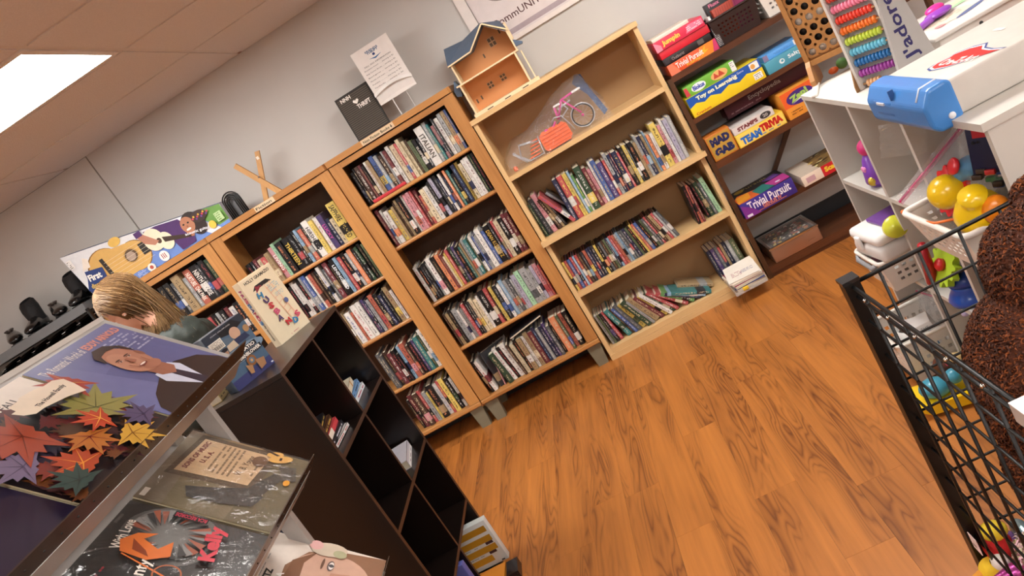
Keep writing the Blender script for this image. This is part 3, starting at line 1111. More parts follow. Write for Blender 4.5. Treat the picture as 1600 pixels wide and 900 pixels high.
# big guitar picture, body lower left, soundhole, bridge, fret stub
GT = '#d9ad62'
p.ell(.21, .42, .125, .36, '#8a6230', 28).ell(.215, .42, .12, .345, GT, 28).ell(.40, .36, .10, .27, '#8a6230', 28).ell(.395, .36, .098, .262, GT, 28)
p.poly([(.20, .72), (.42, .61), (.42, .12), (.20, .1)], GT)
p.ell(.375, .40, .048, .135, '#c79a52').ell(.375, .40, .040, .112, '#5d4632').ell(.372, .39, .03, .08, '#b09a8c')
p.poly([(.19, .62), (.215, .62), (.225, .16), (.195, .16)], '#2a2422').rect(.445, .29, .495, .50, '#2a2624')
for k in range(6):
    p.rect(.205, .2 + .065 * k, .50, .204 + .065 * k, '#e8dcc0')
p.poly([(.07, .60), (.115, .80), (.14, .74), (.125, .60)], '#efe6da').ell(.34, .74, .04, .08, '#e3b95c')
p.poly([(.025, .28), (.065, .46), (.075, .58), (.185, .50), (.165, .10), (.05, .10)], '#1f3a78')
p.txt('First', .112, .43, .085, .12, '#f4f2ec', -8, .04).txt('discovery', .11, .27, .115, .11, '#e6c45a', -8, .03)
# child with small guitar
p.poly([(.52, .62), (.60, .60), (.74, .50), (.78, .26), (.76, .03), (.66, .02), (.64, .30), (.52, .45)], '#4d2c66')
p.ell(.80, .33, .062, .19, '#2a1d1a').ell(.825, .24, .05, .17, '#2a1d1a').ell(.772, .33, .042, .145, '#b47a5c').poly([(.745, .24), (.79, .20), (.77, .12), (.72, .16)], '#b47a5c')
p.ell(.782, .36, .007, .015, '#201614').ell(.752, .365, .007, .015, '#201614').ell(.765, .26, .016, .020, '#f2e8e0').ell(.767, .31, .006, .02, '#9c6448')
p.ell(.55, .42, .062, .2, '#efe2c8').ell(.61, .30, .045, .16, '#efe2c8').ell(.575, .36, .015, .05, '#4a3428')
p.poly([(.60, .39), (.755, .19), (.755, .13), (.60, .29)], '#3c2a20').poly([(.47, .60), (.51, .60), (.575, .36), (.54, .33), (.49, .44)], '#b9806a').rect(.465, .58, .51, .68, '#4d2c66')
p.ell(.545, .10, .03, .095, '#f2eeea')
for k in range(3):
    p.rect(.53 + .011 * k, .06, .535 + .011 * k, .15, '#9a3030')
p.ell(.44, .05, .026, .07, '#ece6dc').ell(.44, .05, .012, .035, '#b05040').lines(.34, .0, .41, .10, 4, '#c9d6f0', 5)
p.txt('acoustic guitar', .80, .16, .15, .06, '#eef2fa', -12, .02)
p.ell(.90, .12, .022, .07, '#dfc04a').ell(.86, .36, .05, .10, '#3a2a26')
for k in range(10):
    p.ell(.82 + .011 * k, .36 + .03 * math.sin(k * 2.1), .006, .018, ['#c23a52', '#d9a83a', '#6a3a8a'][k % 3])
p.rect(.94, .10, .985, .26, '#b9d49a').lines(.945, .11, .98, .25, 4, '#4c7a2e', 2)
p.rect(.022, .72, .055, .88, '#f4f2f0').lines(.024, .73, .053, .87, 5, '#33312f', 3)
p.build(t)
pr = Pr((-.2, -.05, .259), (.10, 0, -.0215), (0, .06, .0))
pr.txt('FIRST ACT', .5, .5, .8, .5, '#dfe6f0', 0, .02)
pr.build(t, 'top_lettering')

# dollhouse
t = thing('dollhouse', 'open-fronted wooden dollhouse with blue grey roof on top of birch bookcase', 'dollhouse', (-.21, -.2, 1.5415))
RF = mt('#55687f', .55, amt=.08)
PK = mt('#d9955f', .6, amt=.05, sc=6)
LT = mt('#ecd2a8', .55, amt=.04)
yf, yb = -.10, .07
B().box((-.185, yf - .004, 0), (.165, yb, .018), LT).build('base', t)
b = B()
for q in (-.11, -.005, .10):
    b.box((q, yf - .005, .003), (q + .035, yf - .0045, .0075), mt('#3a3028', .7))
b.build('base_slots', t)
for x in (-.175, .148):
    B().box((x, yf, .018), (x + .009, yb, .176), LT).build('wall', t)
B().box((-.166, yb - .006, .018), (.148, yb, .176), PK).build('back_wall', t)
B().box((-.19, yf - .004, .176), (.175, yb, .184), LT).build('floor_board', t)
# upper storey: knee wall on the left, gable
b = B()
b.prism([(-.155, .184), (.166, .184), (.166, .292), (.078, .375), (-.03, .292), (-.155, .292)], (0, yb - .006, 0), (1, 0, 0), (0, 0, 1), (0, .006, 0), PK)
b.build('gable_back', t)
B().box((-.163, yf, .184), (-.155, yb, .292), LT).build('wall', t)
B().box((.166, yf, .184), (.174, yb, .292), LT).build('wall', t)
for pa, pb in (((-.175, .284), (-.035, .290)), ((-.036, .290), (.078, .376)), ((.078, .376), (.178, .286))):
    d = Vector((pb[0] - pa[0], pb[1] - pa[1]))
    n = Vector((-d.y, d.x)).normalized() * .007
    b = B()
    b.prism([pa, pb, (pb[0] + n.x, pb[1] + n.y), (pa[0] + n.x, pa[1] + n.y)], (0, yf - .012, 0), (1, 0, 0), (0, 0, 1), (0, .012, 0), LT)
    b.prism([pa, pb, (pb[0] + n.x, pb[1] + n.y), (pa[0] + n.x, pa[1] + n.y)], (0, yf, 0), (1, 0, 0), (0, 0, 1), (0, yb - yf + .02, 0), RF)
    b.build('roof_slab', t)
b = B()
b.add([(-.175, yf - .01, .291), (-.035, yf - .01, .297), (-.055, yb + .02, .372), (-.165, yb + .02, .385)], [(0, 1, 2, 3)], RF)
b.add([(-.035, yf - .01, .297), (.078, yf - .01, .383), (.068, yb + .02, .40), (-.055, yb + .02, .372)], [(0, 1, 2, 3)], RF)
b.add([(.078, yf - .01, .383), (.178, yf - .01, .293), (.16, yb + .02, .36), (.068, yb + .02, .40)], [(0, 1, 2, 3)], RF)
b.build('roof', t)
WD = mt('#6b5a4a', .7)
for (x, z, w_, h_) in ((-.06, .085, .034, .036), (.018, .085, .034, .036), (.055, .262, .04, .05)):
    b = B()
    b.box((x, yb - .009, z), (x + w_, yb - .0062, z + h_), mt('#cfa27c', .6))
    for i in range(2):
        for k in range(2):
            b.box((x + .003 + i * w_ / 2, yb - .0098, z + .003 + k * h_ / 2), (x + w_ / 2 - .002 + i * w_ / 2, yb - .009, z + h_ / 2 - .003 + k * h_ / 2), WD)
    b.build('window', t)
b = B()
for q in ((-.12, .06), (-.15, .055), (.0, .235), (.13, .30)):
    b.box((q[0], yb - .0085, q[1]), (q[0] + .008, yb - .006, q[1] + .022), WD)
b.build('wall_slots', t)
# side porch roofs and balcony rails
b = B()
b.prism([(-.19, .128), (-.176, .176), (-.19, .215), (-.215, .17), (-.215, .14)], (0, yf + .03, 0), (1, 0, 0), (0, 0, 1), (0, .13, 0), RF)
b.build('porch_roof', t)
b = B()
b.prism([(.174, .20), (.21, .196), (.215, .204), (.176, .236)], (0, yf - .002, 0), (1, 0, 0), (0, 0, 1), (0, .14, 0), RF)
b.build('porch_roof', t)
for k in range(6):
    B().box((.182, yf + .01 + k * .024, .018), (.188, yf + .016 + k * .024, .17), LT).build('rail', t)
    B().box((.174, yf + .01 + k * .024, .24), (.184, yf + .016 + k * .024, .33), LT).build('rail', t)
B().box((.165, yf, 0), (.20, yb, .018), LT).build('porch_step', t)

# framed poster on the wall
t = thing('wall_poster', 'white framed poster lettered CommUNITY high on the wall above the dollhouse', 'poster', (.25, 0, 1.775))
FRW = mt('#ebe2dc', .45)
B().box((-.4, -.012, .025), (.37, -.004, .68), mt('#e3d8d6', .5)).build('poster_sheet', t)
B().box((-.46, -.022, 0), (-.405, 0, .74), FRW).build('frame_side', t)
B().box((.37, -.022, 0), (.43, 0, .74), FRW).build('frame_side', t)
B().box((-.405, -.022, 0), (.37, 0, .024), FRW).build('frame_rail', t)
B().box((-.405, -.022, .68), (.37, 0, .74), FRW).build('frame_rail', t)
p = Pr((-.4, -.0125, .025), (.77, 0, 0), (0, 0, .655))
p.txt('CommUNITY', .285, .15, .42, .058, '#5a3434', 0, .01)
p.ring(.27, .50, .19, .225, .06, '#8a8078', 40)
p.rect(0, .015, 1, .055, '#b0a0a6')
p.build(t)

# ================================================================== GAMES ON THE WALNUT RACK
def gamebox(name, label, x0, z0, w_, h_, d, col, y=-.31, yaw=0., cat='game box', lid=None):
    o = B().cbox((w_ / 2, d / 2, h_ / 2), (w_, d, h_), mt(col, .38), None, .0015).build(name, loc=(x0, y, z0), rot=(0, 0, math.radians(yaw)), label=label, cat=cat)
    p = Pr((0, 0, 0), (w_, 0, 0), (0, 0, h_), .38)
    return o, p


# top shelf
o, p = gamebox('game_box', 'orange trivia game box at bottom of red box stack on top rack shelf', .568, 1.2125, .267, .056, .25, '#e0562a')
p.poly([(.55, 0), (1, 0), (1, 1), (.68, 1)], '#e8842e').poly([(.88, 0), (1, 0), (1, 1), (.95, 1)], '#c83a6a').poly([(0, 0), (.2, 0), (.1, 1), (0, 1)], '#e87a5a').poly([(.62, .1), (.72, .5), (.66, .5), (.78, .95), (.75, .55), (.82, .5)], '#f2b030')
p.txt('Trivial Pursuit', .43, .58, .55, .52, '#efe6e2', 0, .02).txt('FUSION', .47, .2, .26, .2, '#f0c040', 0, .03)
p.build(o)
o, p = gamebox('game_box', 'black flat game box between orange and red boxes on top rack shelf', .562, 1.2695, .262, .036, .25, '#231a1c')
p.rect(.03, .2, .12, .8, '#3a3238').txt('Outburst', .3, .5, .26, .45, '#a89a98').rect(.72, .2, .84, .85, '#5d5654')
p.build(o)
o, p = gamebox('game_box', 'plain red game box under the pink red game on top rack shelf', .562, 1.3065, .268, .04, .25, '#cf2434')
p.build(o)
o, p = gamebox('game_box', 'red and pink game box with yellow script on top of rack stack', .556, 1.3475, .266, .052, .26, '#d83050', y=-.318)
p.poly([(0, 0), (.12, 0), (.12, .5), (0, 1)], '#ef8a9c').txt('Jumpin', .33, .5, .36, .62, '#f0d052', 0, .04).poly([(.62, .2), (.98, .3), (.98, .8), (.70, .9)], '#ee7a94')
p.lines(.66, .3, .94, .8, 3, '#f8dfe4', 3)
p.build(o)
o, p = gamebox('game_box', 'cream lidded box lying highest on the stack of red game boxes', .56, 1.40, .20, .018, .2, '#e8d8c8', y=-.30)
p.build(o)


def basket(name, label, c, wx, wy, h_, m, holes, taper=.85, rim=.012, hole_m=None, rot=0.):
    """open box basket: four tapered walls with rows of punched dark slots, floor, rolled rim"""
    t = thing(name, label, 'basket', c, (0, 0, rot))
    a, q = wx / 2, wy / 2
    a2, q2 = a * taper, q * taper
    th = .003
    b = B()

    def wall(p0, p1, p2, p3, nx, nz):
        # wall as a lattice: strips with real gaps
        p0, p1, p2, p3 = map(Vector, (p0, p1, p2, p3))

        def pt(u, v):
            return (p0 * (1 - u) + p1 * u) * (1 - v) + (p3 * (1 - u) + p2 * u) * v
        us = [0]
        for i in range(nx):
            us += [.12 + .76 * (i + .2) / nx, .12 + .76 * (i + .72) / nx]
        us.append(1)
        vs_ = [0]
        for i in range(nz):
            vs_ += [.22 + .60 * (i + .2) / nz, .22 + .60 * (i + .62) / nz]
        vs_.append(1)
        for i in range(len(us) - 1):
            for k in range(len(vs_) - 1):
                if i % 2 == 1 and k % 2 == 1:
                    continue
                f = [pt(us[i], vs_[k]), pt(us[i + 1], vs_[k]), pt(us[i + 1], vs_[k + 1]), pt(us[i], vs_[k + 1])]
                b.add(f, [(0, 1, 2, 3)], m)
    nx, ny, nz = holes
    c0 = [(-a2, -q2, 0), (a2, -q2, 0), (a2, q2, 0), (-a2, q2, 0)]
    c1 = [(-a, -q, h_), (a, -q, h_), (a, q, h_), (-a, q, h_)]
    for i in range(4):
        j = (i + 1) % 4
        wall(c0[i], c0[j], c1[j], c1[i], nx if i % 2 == 0 else ny, nz)
    b.build('basket_wall', t)
    B().box((-a2, -q2, 0), (a2, q2, th), m).build('basket_floor', t)
    pts = []
    for sx, sy, a0 in ((1, 1, 0), (-1, 1, 90), (-1, -1, 180), (1, -1, 270)):
        for k in range(5):
            an = math.radians(a0 + k * 22.5)
            pts.append((sx * (a - .02) + .02 * math.cos(an), sy * (q - .02) + .02 * math.sin(an), h_))
    B().tube(pts, rim / 2, m, 8, None, False, True).build('rim', t)
    return t


DKB = mt('#2c1a16', .5)
t = basket('plastic_basket', 'dark brown plastic basket full of game boxes on top rack shelf', (.962, -.19, 1.2135), .25, .24, .135, DKB, (9, 8, 4))
WBK = mt('#e4ddd4', .45)
t = basket('plastic_basket', 'white perforated basket at right end of top rack shelf', (1.22, -.19, 1.2135), .24, .22, .12, WBK, (7, 6, 3))
o, p = gamebox('game_box', 'orange and purple patterned box standing in dark brown basket', .885, 1.24, .18, .15, .04, '#a83c28', y=-.27)
p.poly([(.5, 0), (1, 0), (1, 1), (.62, 1)], '#8a2c58')
for k in range(9):
    p.poly([(.04 + .07 * k, .42), (.05 + .07 * k, .42), (.10 + .07 * k, .97), (.09 + .07 * k, .97)], '#5c2018')
p.build(o)
o, p = gamebox('game_box', 'black box with pink lettering standing behind in dark brown basket', .872, 1.24, .19, .185, .04, '#18151a', y=-.225)
p.txt('Fluxx', .25, .92, .3, .1, '#d87a9a', 0, .03)
p.build(o)
o, p = gamebox('card_box', 'white card box with black figure at left of dark brown basket', .852, 1.222, .012, .15, .08, '#e6e2e0', y=-.285)
p.build(o)
o, p = gamebox('card_box', 'striped black and white box leaning outside left of dark brown basket', .838, 1.2125, .028, .105, .16, '#2b2a30', y=-.30, yaw=0)
p.lines(.1, .05, .9, .95, 12, '#c9c6c2', 8)
p.build(o)
o, p = gamebox('puzzle_box', 'pale plastic tub resting in white basket on top rack shelf', 1.14, 1.23, .15, .12, .12, '#d6d2d8', y=-.25)
p.build(o)

# second shelf
o, p = gamebox('game_box', 'yellow and blue tot game box, largest on second rack shelf', .573, .9705, .40, .104, .26, '#f0d028', y=-.325)
p.poly([(0, .5), (.1, .62), (.2, .48), (.3, .6), (.42, .42), (.55, .6), (.68, .45), (.80, .62), (.9, .52), (1, .56), (1, 1), (0, 1)], '#1f55a8')
p.txt('Toy on Learning', .40, .77, .56, .25, '#f2ecc2', 0, .05).txt('Cranium', .14, .12, .2, .12, '#c8402c', 0, .02).rect(.86, .12, .97, .42, '#ecebe8').lines(.87, .14, .96, .40, 3, '#55534f', 4)
p.rect(.86, .62, .975, .96, '#f0ece8').ell(.9, .78, .03, .12, '#e0a050').txt('The Game', .70, .86, .16, .1, '#e8eef6')
p.build(o)
o, p = gamebox('game_box', 'green game box with blue bubble lettering resting on yellow tot game', .585, 1.0755, .28, .056, .23, '#6fae3c', y=-.318)
p.ell(.27, .48, .14, .38, '#e8eef2').txt('Blokus', .27, .5, .22, .42, '#3a4fae', 0, .05).poly([(.0, .1), (.08, .1), (.06, .9), (0, .9)], '#c8404a').ell(.68, .5, .16, .42, '#e8b070').poly([(.56, .3), (.6, .8), (.66, .4), (.7, .85), (.78, .3)], '#c04a36').rect(.90, .06, .99, .94, '#ecebe8').lines(.91, .4, .98, .9, 3, '#7a7876', 5)
p.build(o)
o, p = gamebox('game_box', 'teal seaside puzzle box at right of second rack shelf', .988, .9705, .228, .062, .26, '#4e98ae', y=-.325)
p.txt('Salty', .66, .52, .3, .4, '#eaf2f4', 0, .02).ell(.36, .5, .06, .2, '#e4eef0').ell(.37, .52, .03, .1, '#4e98ae')
p.build(o)
o, p = gamebox('puzzle_box', 'light blue box on the teal puzzle box, second rack shelf', .998, 1.0333, .205, .03, .22, '#5c9ee0', y=-.30)
p.rect(.8, .1, .98, .95, '#e9e6e2').lines(.25, .3, .75, .7, 2, '#4a7fc0', 6).poly([(0, 0), (.12, 0), (.12, 1), (0, 1)], '#8a7a9c')
p.build(o)
# third shelf
o, p = gamebox('game_box', 'small square game box in orange with dark letters at left of third rack shelf', .566, .7125, .135, .137, .1, '#c8742c', y=-.315)
p.rect(.05, .05, .95, .95, '#b8903a').txt('MAD', .52, .71, .78, .32, '#232a58', 0, .08).txt('GAB', .52, .29, .78, .32, '#232a58', 0, .08)
p.build(o)
o, p = gamebox('game_box', 'yellow game box lettered Team Trivia on third rack shelf', .706, .7125, .262, .07, .26, '#efc63c', y=-.325)
p.rect(.015, .06, .985, .94, '#f1d264').txt('TEAM', .28, .42, .42, .58, '#2a6ac2', 0, .07).txt('TRIVIA', .72, .58, .46, .56, '#c8281e', 0, .08).lines(.5, .10, .9, .26, 1, '#4a78b0', 4)
p.build(o)
o, p = gamebox('game_box', 'pale grey game box with dark oval emblem on the yellow trivia box', .708, .7833, .225, .042, .24, '#cfc6c2', y=-.318)
p.rect(.02, .1, .98, .9, '#d8cdca').txt('STAMPS', .36, .5, .5, .5, '#7a3438', 0, .06).ell(.80, .5, .13, .38, '#3a3638').txt('20', .80, .5, .12, .4, '#b8b0ac', 0, .04)
p.build(o)
o, p = gamebox('game_box', 'long maroon game box with silver lettering at back of third rack shelf', .74, .853, .50, .072, .13, '#4a1022', y=-.20)
p.txt('Encyclopedia', .45, .62, .36, .42, '#a59c98', 0, .02).lines(.05, .15, .4, .35, 1, '#8a6a70', 9)
p.build(o)
b = B()
b.box((0, 0, 0), (.46, .05, .140), mt('#241016', .6))
o = b.build('game_box', loc=(.76, -.08, .7125), rot=(0, 0, 0), label='black game box supporting the maroon box at back of third rack shelf', cat='game box')
o, p = gamebox('game_box', 'orange game box with purple oval and green lettering, right of yellow trivia box', .985, .7125, .20, .14, .24, '#ec9c3c', y=-.325)
p.rect(0, .42, 1, 1, '#e8622a').ell(.46, .66, .36, .26, '#43297c').txt('Zap!', .44, .68, .5, .3, '#a8cf62', 10, .06).poly([(.2, .50), (.45, .56), (.7, .52), (.9, .60), (.7, .57), (.45, .60)], '#e8e4ee').ell(.74, .2, .08, .11, '#6a2f1e').lines(.1, .12, .4, .3, 2, '#8a5020', 7)
p.build(o)
# fourth shelf
o, p = gamebox('game_box', 'purple trivia game box with colourful lid, left on fourth rack shelf', .566, .3725, .292, .088, .268, '#3b2b86', y=-.36)
p.txt('Trivial Pursuit', .52, .62, .80, .56, '#ece4ee', 0, .02).txt('GENUS IV', .54, .27, .36, .22, '#d8805c', 0, .03).rect(.25, .1, .8, .14, '#c8703c').poly([(0, 0), (.30, 0), (.14, .6), (0, .9)], '#7a2f8a').rect(.04, .05, .14, .2, '#ded8e6')
p.build(o)
b = Pr((0, 0, .0883), (.292, 0, 0), (0, .268, 0))
b.rect(0, 0, 1, 1, '#1d1a1c').poly([(0, 0), (.4, 0), (.5, .4), (.1, .6), (0, .4)], '#d8622a').poly([(0, .05), (.25, .1), (.3, .5), (.05, .5)], '#e89a2c').poly([(.4, 0), (.75, .05), (.6, .5), (.35, .4)], '#2f7a72').poly([(.7, .02), (1, .05), (1, .5), (.62, .45)], '#b83a8c').poly([(.75, .5), (.95, .55), (.9, .8), (.6, .7)], '#6a3f9a').ell(.2, .8, .1, .1, '#c8a83a').ell(.8, .18, .05, .05, '#efe8f0')
b.txt('Pursuit', .5, .8, .5, .14, '#cfc46a')
b.build(o, 'printed_lid')
o, p = gamebox('game_box', 'red and cream category game box, right on fourth rack shelf', .90, .3725, .34, .058, .26, '#e6d3c0', y=-.355, yaw=0)
p.rect(.32, .0, 1, 1, '#c8202a').txt('Scattergories', .66, .5, .6, .62, '#f2d23c', 0, .06).rect(.06, .2, .2, .7, '#c8a0a8')
p.build(o)
b = Pr((0, 0, .0583), (.34, 0, 0), (0, .26, 0))
b.rect(0, 0, 1, 1, '#8a6a3a').rect(0, 0, .3, 1, '#d9c7b4')
rr = random.Random(4)
for k in range(26):
    u, v = rr.uniform(.3, .95), rr.uniform(.1, .9)
    b.ell(u, v, rr.uniform(.04, .09), .03, rr.choice(['#e0c060', '#5a4220', '#f0e2a0', '#3c2c18']), 8, rr.uniform(0, 60))
b.build(o, 'printed_lid')
# tin with glass lid on the bottom shelf
t = thing('tin_box', 'flat copper-toned tin with clear lid full of small pieces on lowest rack shelf', 'box', (.74, -.2, .0625))
B().cbox((0, 0, .042), (.275, .255, .084), mt('#b08a72', .28, .75, .1, 6), None, .006).build('tin_body', t)
b = B()
for a, c in (((-.14, -.13, .08), (.14, -.116, .09)), ((-.14, .116, .08), (.14, .13, .09)), ((-.14, -.116, .08), (-.128, .116, .09)), ((.128, -.116, .08), (.14, .116, .09))):
    b.box(a, c, CHROME)
b.build('lid_rim', t)
b = B()
b.box((-.12, -.108, .0845), (.12, .108, .0852), mt('#1c1310', .6))
for k in range(90):
    x, y = rr.uniform(-.1, .1), rr.uniform(-.095, .095)
    b.ell((x, y, .0865), (rr.uniform(.006, .013), rr.uniform(.006, .011), .0034), mt(rr.choice(['#b8503c', '#3c5a40', '#e8e0d4', '#a8702c', '#d8bc50', '#6a4636', '#8a3434', '#ece6dc']), .4), 8, 4)
o = b.build('small_pieces', t)
o['kind'] = 'stuff'
B().box((-.128, -.116, .0902), (.128, .116, .0912), CLEAR).build('clear_lid', t)
B().tube([(.06, -.1285, .03), (.10, -.1285, .034)], .0012, CHROME, 4).build('seam_glint', t)

# ================================================================== BIRCH CASE EXTRAS
# bag of doll toys in the top compartment (floor of compartment z = 1.19)
t = thing('toy_bag', 'clear plastic bag holding doll bicycle and orange basket in top of birch bookcase', 'toy bag', (-.08, -.2, 1.1905))
PNK = mt('#d0398a', .35)
SIL = mt('#b9b9bd', .3, .6)
ORP = mt('#f2703a', .4)
b = B()
wc = (.172, .015, .074)


def circ(c, r, n=28, ax='y'):
    if ax == 'y':
        return [(c[0] + r * math.cos(2 * PI * k / n), c[1], c[2] + r * math.sin(2 * PI * k / n)) for k in range(n)]
    return [(c[0] + r * math.cos(2 * PI * k / n), c[1] + r * math.sin(2 * PI * k / n), c[2]) for k in range(n)]


b.tube(circ(wc, .062), .0036, SIL, 8, None, False, True)
b.tube(circ(wc, .057), .004, BLK, 6, None, False, True)
for k in range(12):
    a = k * PI / 6
    b.tube([wc, (wc[0] + .057 * math.cos(a), wc[1], wc[2] + .057 * math.sin(a))], .0007, SIL, 4)
b.ell(wc, (.008, .014, .008), PNK, 10, 6)
b.build('bicycle_wheel', t)
b = B()
b.tube([(.05, .0, .12), (.11, 0, .20), (.19, 0, .205)], .006, PNK, 8).tube([(.05, 0, .12), (.06, 0, .19)], .006, PNK, 8).tube([(.11, 0, .2), (.172, .0, .09)], .005, PNK, 8)
b.tube([(.03, 0, .10), (.12, 0, .145), (.10, 0, .185)], .004, SIL, 8).tube([(.07, .0, .165), (.15, 0, .175)], .005, SIL, 8)
b.rbox((.20, 0, .205), (.05, .03, .012), .005, mt('#e9e6e6', .3)).rbox((.075, 0, .188), (.04, .02, .01), .004, mt('#e9e6e6', .3))
b.tube([(.0, -.02, .11), (.03, -.025, .14), (.07, -.02, .13), (.09, -.01, .07), (.10, -.01, .03)], .004, SIL, 8).tube([(-.02, -.02, .08), (.03, -.02, .12)], .005, PNK, 8)
b.ell((-.035, -.02, .10), (.012, .01, .012), PNK, 8, 6)
b.build('bicycle_frame', t)
b = B()
crate = [(-.085, .02), (-.07, .003), (.055, .003), (.078, .025), (.075, .085), (.055, .105), (-.065, .105), (-.085, .09)]
b.prism(crate, (0, -.065, 0), (1, 0, 0), (0, 0, 1), (0, .004, 0), ORP)
for k in range(5):
    b.box((-.08, -.069, .018 + k * .018), (.072, -.065, .023 + k * .018), mt('#d95a2a', .4))
b.prism(crate, (0, .01, 0), (1, 0, 0), (0, 0, 1), (0, .004, 0), ORP)
b.box((-.07, -.065, .003), (.055, .012, .007), ORP)
b.build('orange_crate', t)
b = B()
for y in (-.055, .0):
    b.tube([(-.09, y, .10), (-.10, y, .01), (-.19, y, .012), (-.22, y, .05), (-.20, y, .11), (-.10, y, .085)], .004, SIL, 8)
    b.tube([(-.25, y, .09), (-.20, y, .012)], .004, SIL, 8)
for x, z in ((-.09, .1), (-.1, .01), (-.19, .012), (-.2, .11), (-.14, .05)):
    b.tube([(x, -.055, z), (x, 0, z)], .0035, SIL, 8)
b.build('trailer_frame', t)
b = B()
for k in range(5):
    b.rbox((-.15 + .01 * k, -.03, .02 + .018 * k), (.06, .04, .006), .003, ORP)
b.build('orange_tray', t)
B().lathe([(.010, 0), (.013, .004), (.010, .022), (.004, .026)], ORP, 10, Matrix.Translation((-.275, -.04, .002))).build('orange_cup', t)
b = B()
b.prism([(.20, .24), (.232, .275), (.262, .262), (.27, .18), (.30, .03), (.272, .015), (.245, .15)], (0, .03, 0), (1, 0, 0), (0, 0, 1), (0, .004, 0), mt('#30507c', .35))
b.build('blue_header_card', t)
# film skin around it
rf = random.Random(9)
b = B()
prof = [(-.325, .03, .03), (-.30, .085, .06), (-.22, .15, .07), (-.12, .17, .075), (-.02, .20, .08), (.07, .24, .07), (.16, .27, .06), (.24, .285, .05), (.30, .10, .04)]
vs = []
NN = 14
for i, (x, h, d) in enumerate(prof):
    for k in range(NN):
        a = PI * k / (NN - 1)
        jz = 1 + rf.uniform(-.06, .06)
        vs.append((x + rf.uniform(-.008, .008), -.09 * 1 + .0 - (d * math.cos(a)) + .065, max(.0015, h * max(0., math.sin(a)) ** .6 * jz)))
fs = [(i * NN + k, (i + 1) * NN + k, (i + 1) * NN + k + 1, i * NN + k + 1) for i in range(len(prof) - 1) for k in range(NN - 1)]
b.add(vs, fs, FILM, True)
b.build('bag_film', t)

# papers in a clear tray at the lower right of the birch case
t = thing('paper_tray', 'clear tray stacked with clipped papers on lowest right of birch bookcase', 'tray', (.42, -.38, .0))
CT = film('tray_plastic', '#e8e4e0', .3, .1, .1)
b = B()
b.box((-.095, -.11, .0675), (.085, .16, .071), CT).box((-.095, -.11, .071), (-.091, .16, .10), CT).box((.081, -.11, .071), (.085, .16, .10), CT).box((-.095, -.11, .071), (.085, -.107, .088), CT)
b.build('tray', t)
rr = random.Random(12)
zz = .0715
for k, (th, c, ry) in enumerate([(.010, '#b8a894', 0), (.012, '#e6dccb', 3), (.006, '#4b4f78', -2), (.014, '#e8e0d0', 5), (.004, '#8a2f44', 2), (.012, '#efe8da', -3), (.008, '#f2ecdf', -6)]):
    b = B()
    M = Matrix.Translation((-.005 + .004 * (k % 3), .02, zz)) @ rotm('Z', ry)
    b.cbox((0, 0, th / 2), (.165, .235, th), mt(c, .7), M)
    for q in range(3 if th > .008 else 0):
        b.box((-.083, -.118, th * (q + 1) / 4), (.083, -.1176, th * (q + 1) / 4 + .0008), mt('#a89c88', .8), M)
    b.build('paper_bundle', t)
    zz += th + .0003
b = B()
M = Matrix.Translation((-.003, .02, zz)) @ rotm('Z', -6)
n = 9
vs = []
for i in range(n):
    for k in range(n):
        u, v = i / (n - 1), k / (n - 1)
        vs.append(M @ Vector((-.085 + .17 * u, -.12 + .24 * v, .002 + .02 * max(0, v - .6) * u)))
b.add(vs, [(i * n + k, (i + 1) * n + k, (i + 1) * n + k + 1, i * n + k + 1) for i in range(n - 1) for k in range(n - 1)], mt('#f6f0e4', .6), True)
b.build('top_sheet', t)
p = Pr(M @ Vector((-.07, -.10, .0026)), M.to_3x3() @ Vector((.14, 0, 0)), M.to_3x3() @ Vector((0, .14, 0)))
p.lines(.1, .25, .5, .75, 4, '#b7737c', 3).lines(.5, .35, .95, .7, 3, '#8a8aa8', 8).ell(.48, .45, .03, .04, '#4a3c8a')
p.build(t, 'handwriting')
B().rbox((.078, .09, zz - .012), (.022, .03, .028), .004, mt('#4a4640', .4)).build('binder_clip', t)
B().rbox((-.035, -.112, .09), (.03, .014, .018), .003, mt('#e8c02c', .5)).build('yellow_tab', t)

# ================================================================== CUBE SHELF CONTENTS
def lying(name, label, x, y, z, lx, ly, h, col, yaw=0, pages=True, tilt=0, cat='book', pr=None):
    """a book lying flat (or tilted): lx deep, ly wide, h thick"""
    b = B()
    m = mt(col, .4)
    b.box((-lx, -ly / 2, 0), (0, ly / 2, .0016), m).box((-lx, -ly / 2, h - .0016), (0, ly / 2, h), m).box((-.0016, -ly / 2, 0), (0, ly / 2, h), m)
    o = b.build(name, loc=(x, y, z), rot=(math.radians(tilt), 0, math.radians(yaw)), label=label, cat=cat)
    B().box((-lx + .003, -ly / 2 + .003, .0016), (-.0018, ly / 2 - .003, h - .0016), PAGE).build('pages', o)
    if pr:
        p = Pr((.0002, -ly / 2, 0), (0, ly, 0), (0, 0, h))
        pr(p)
        p.build(o)
    return o


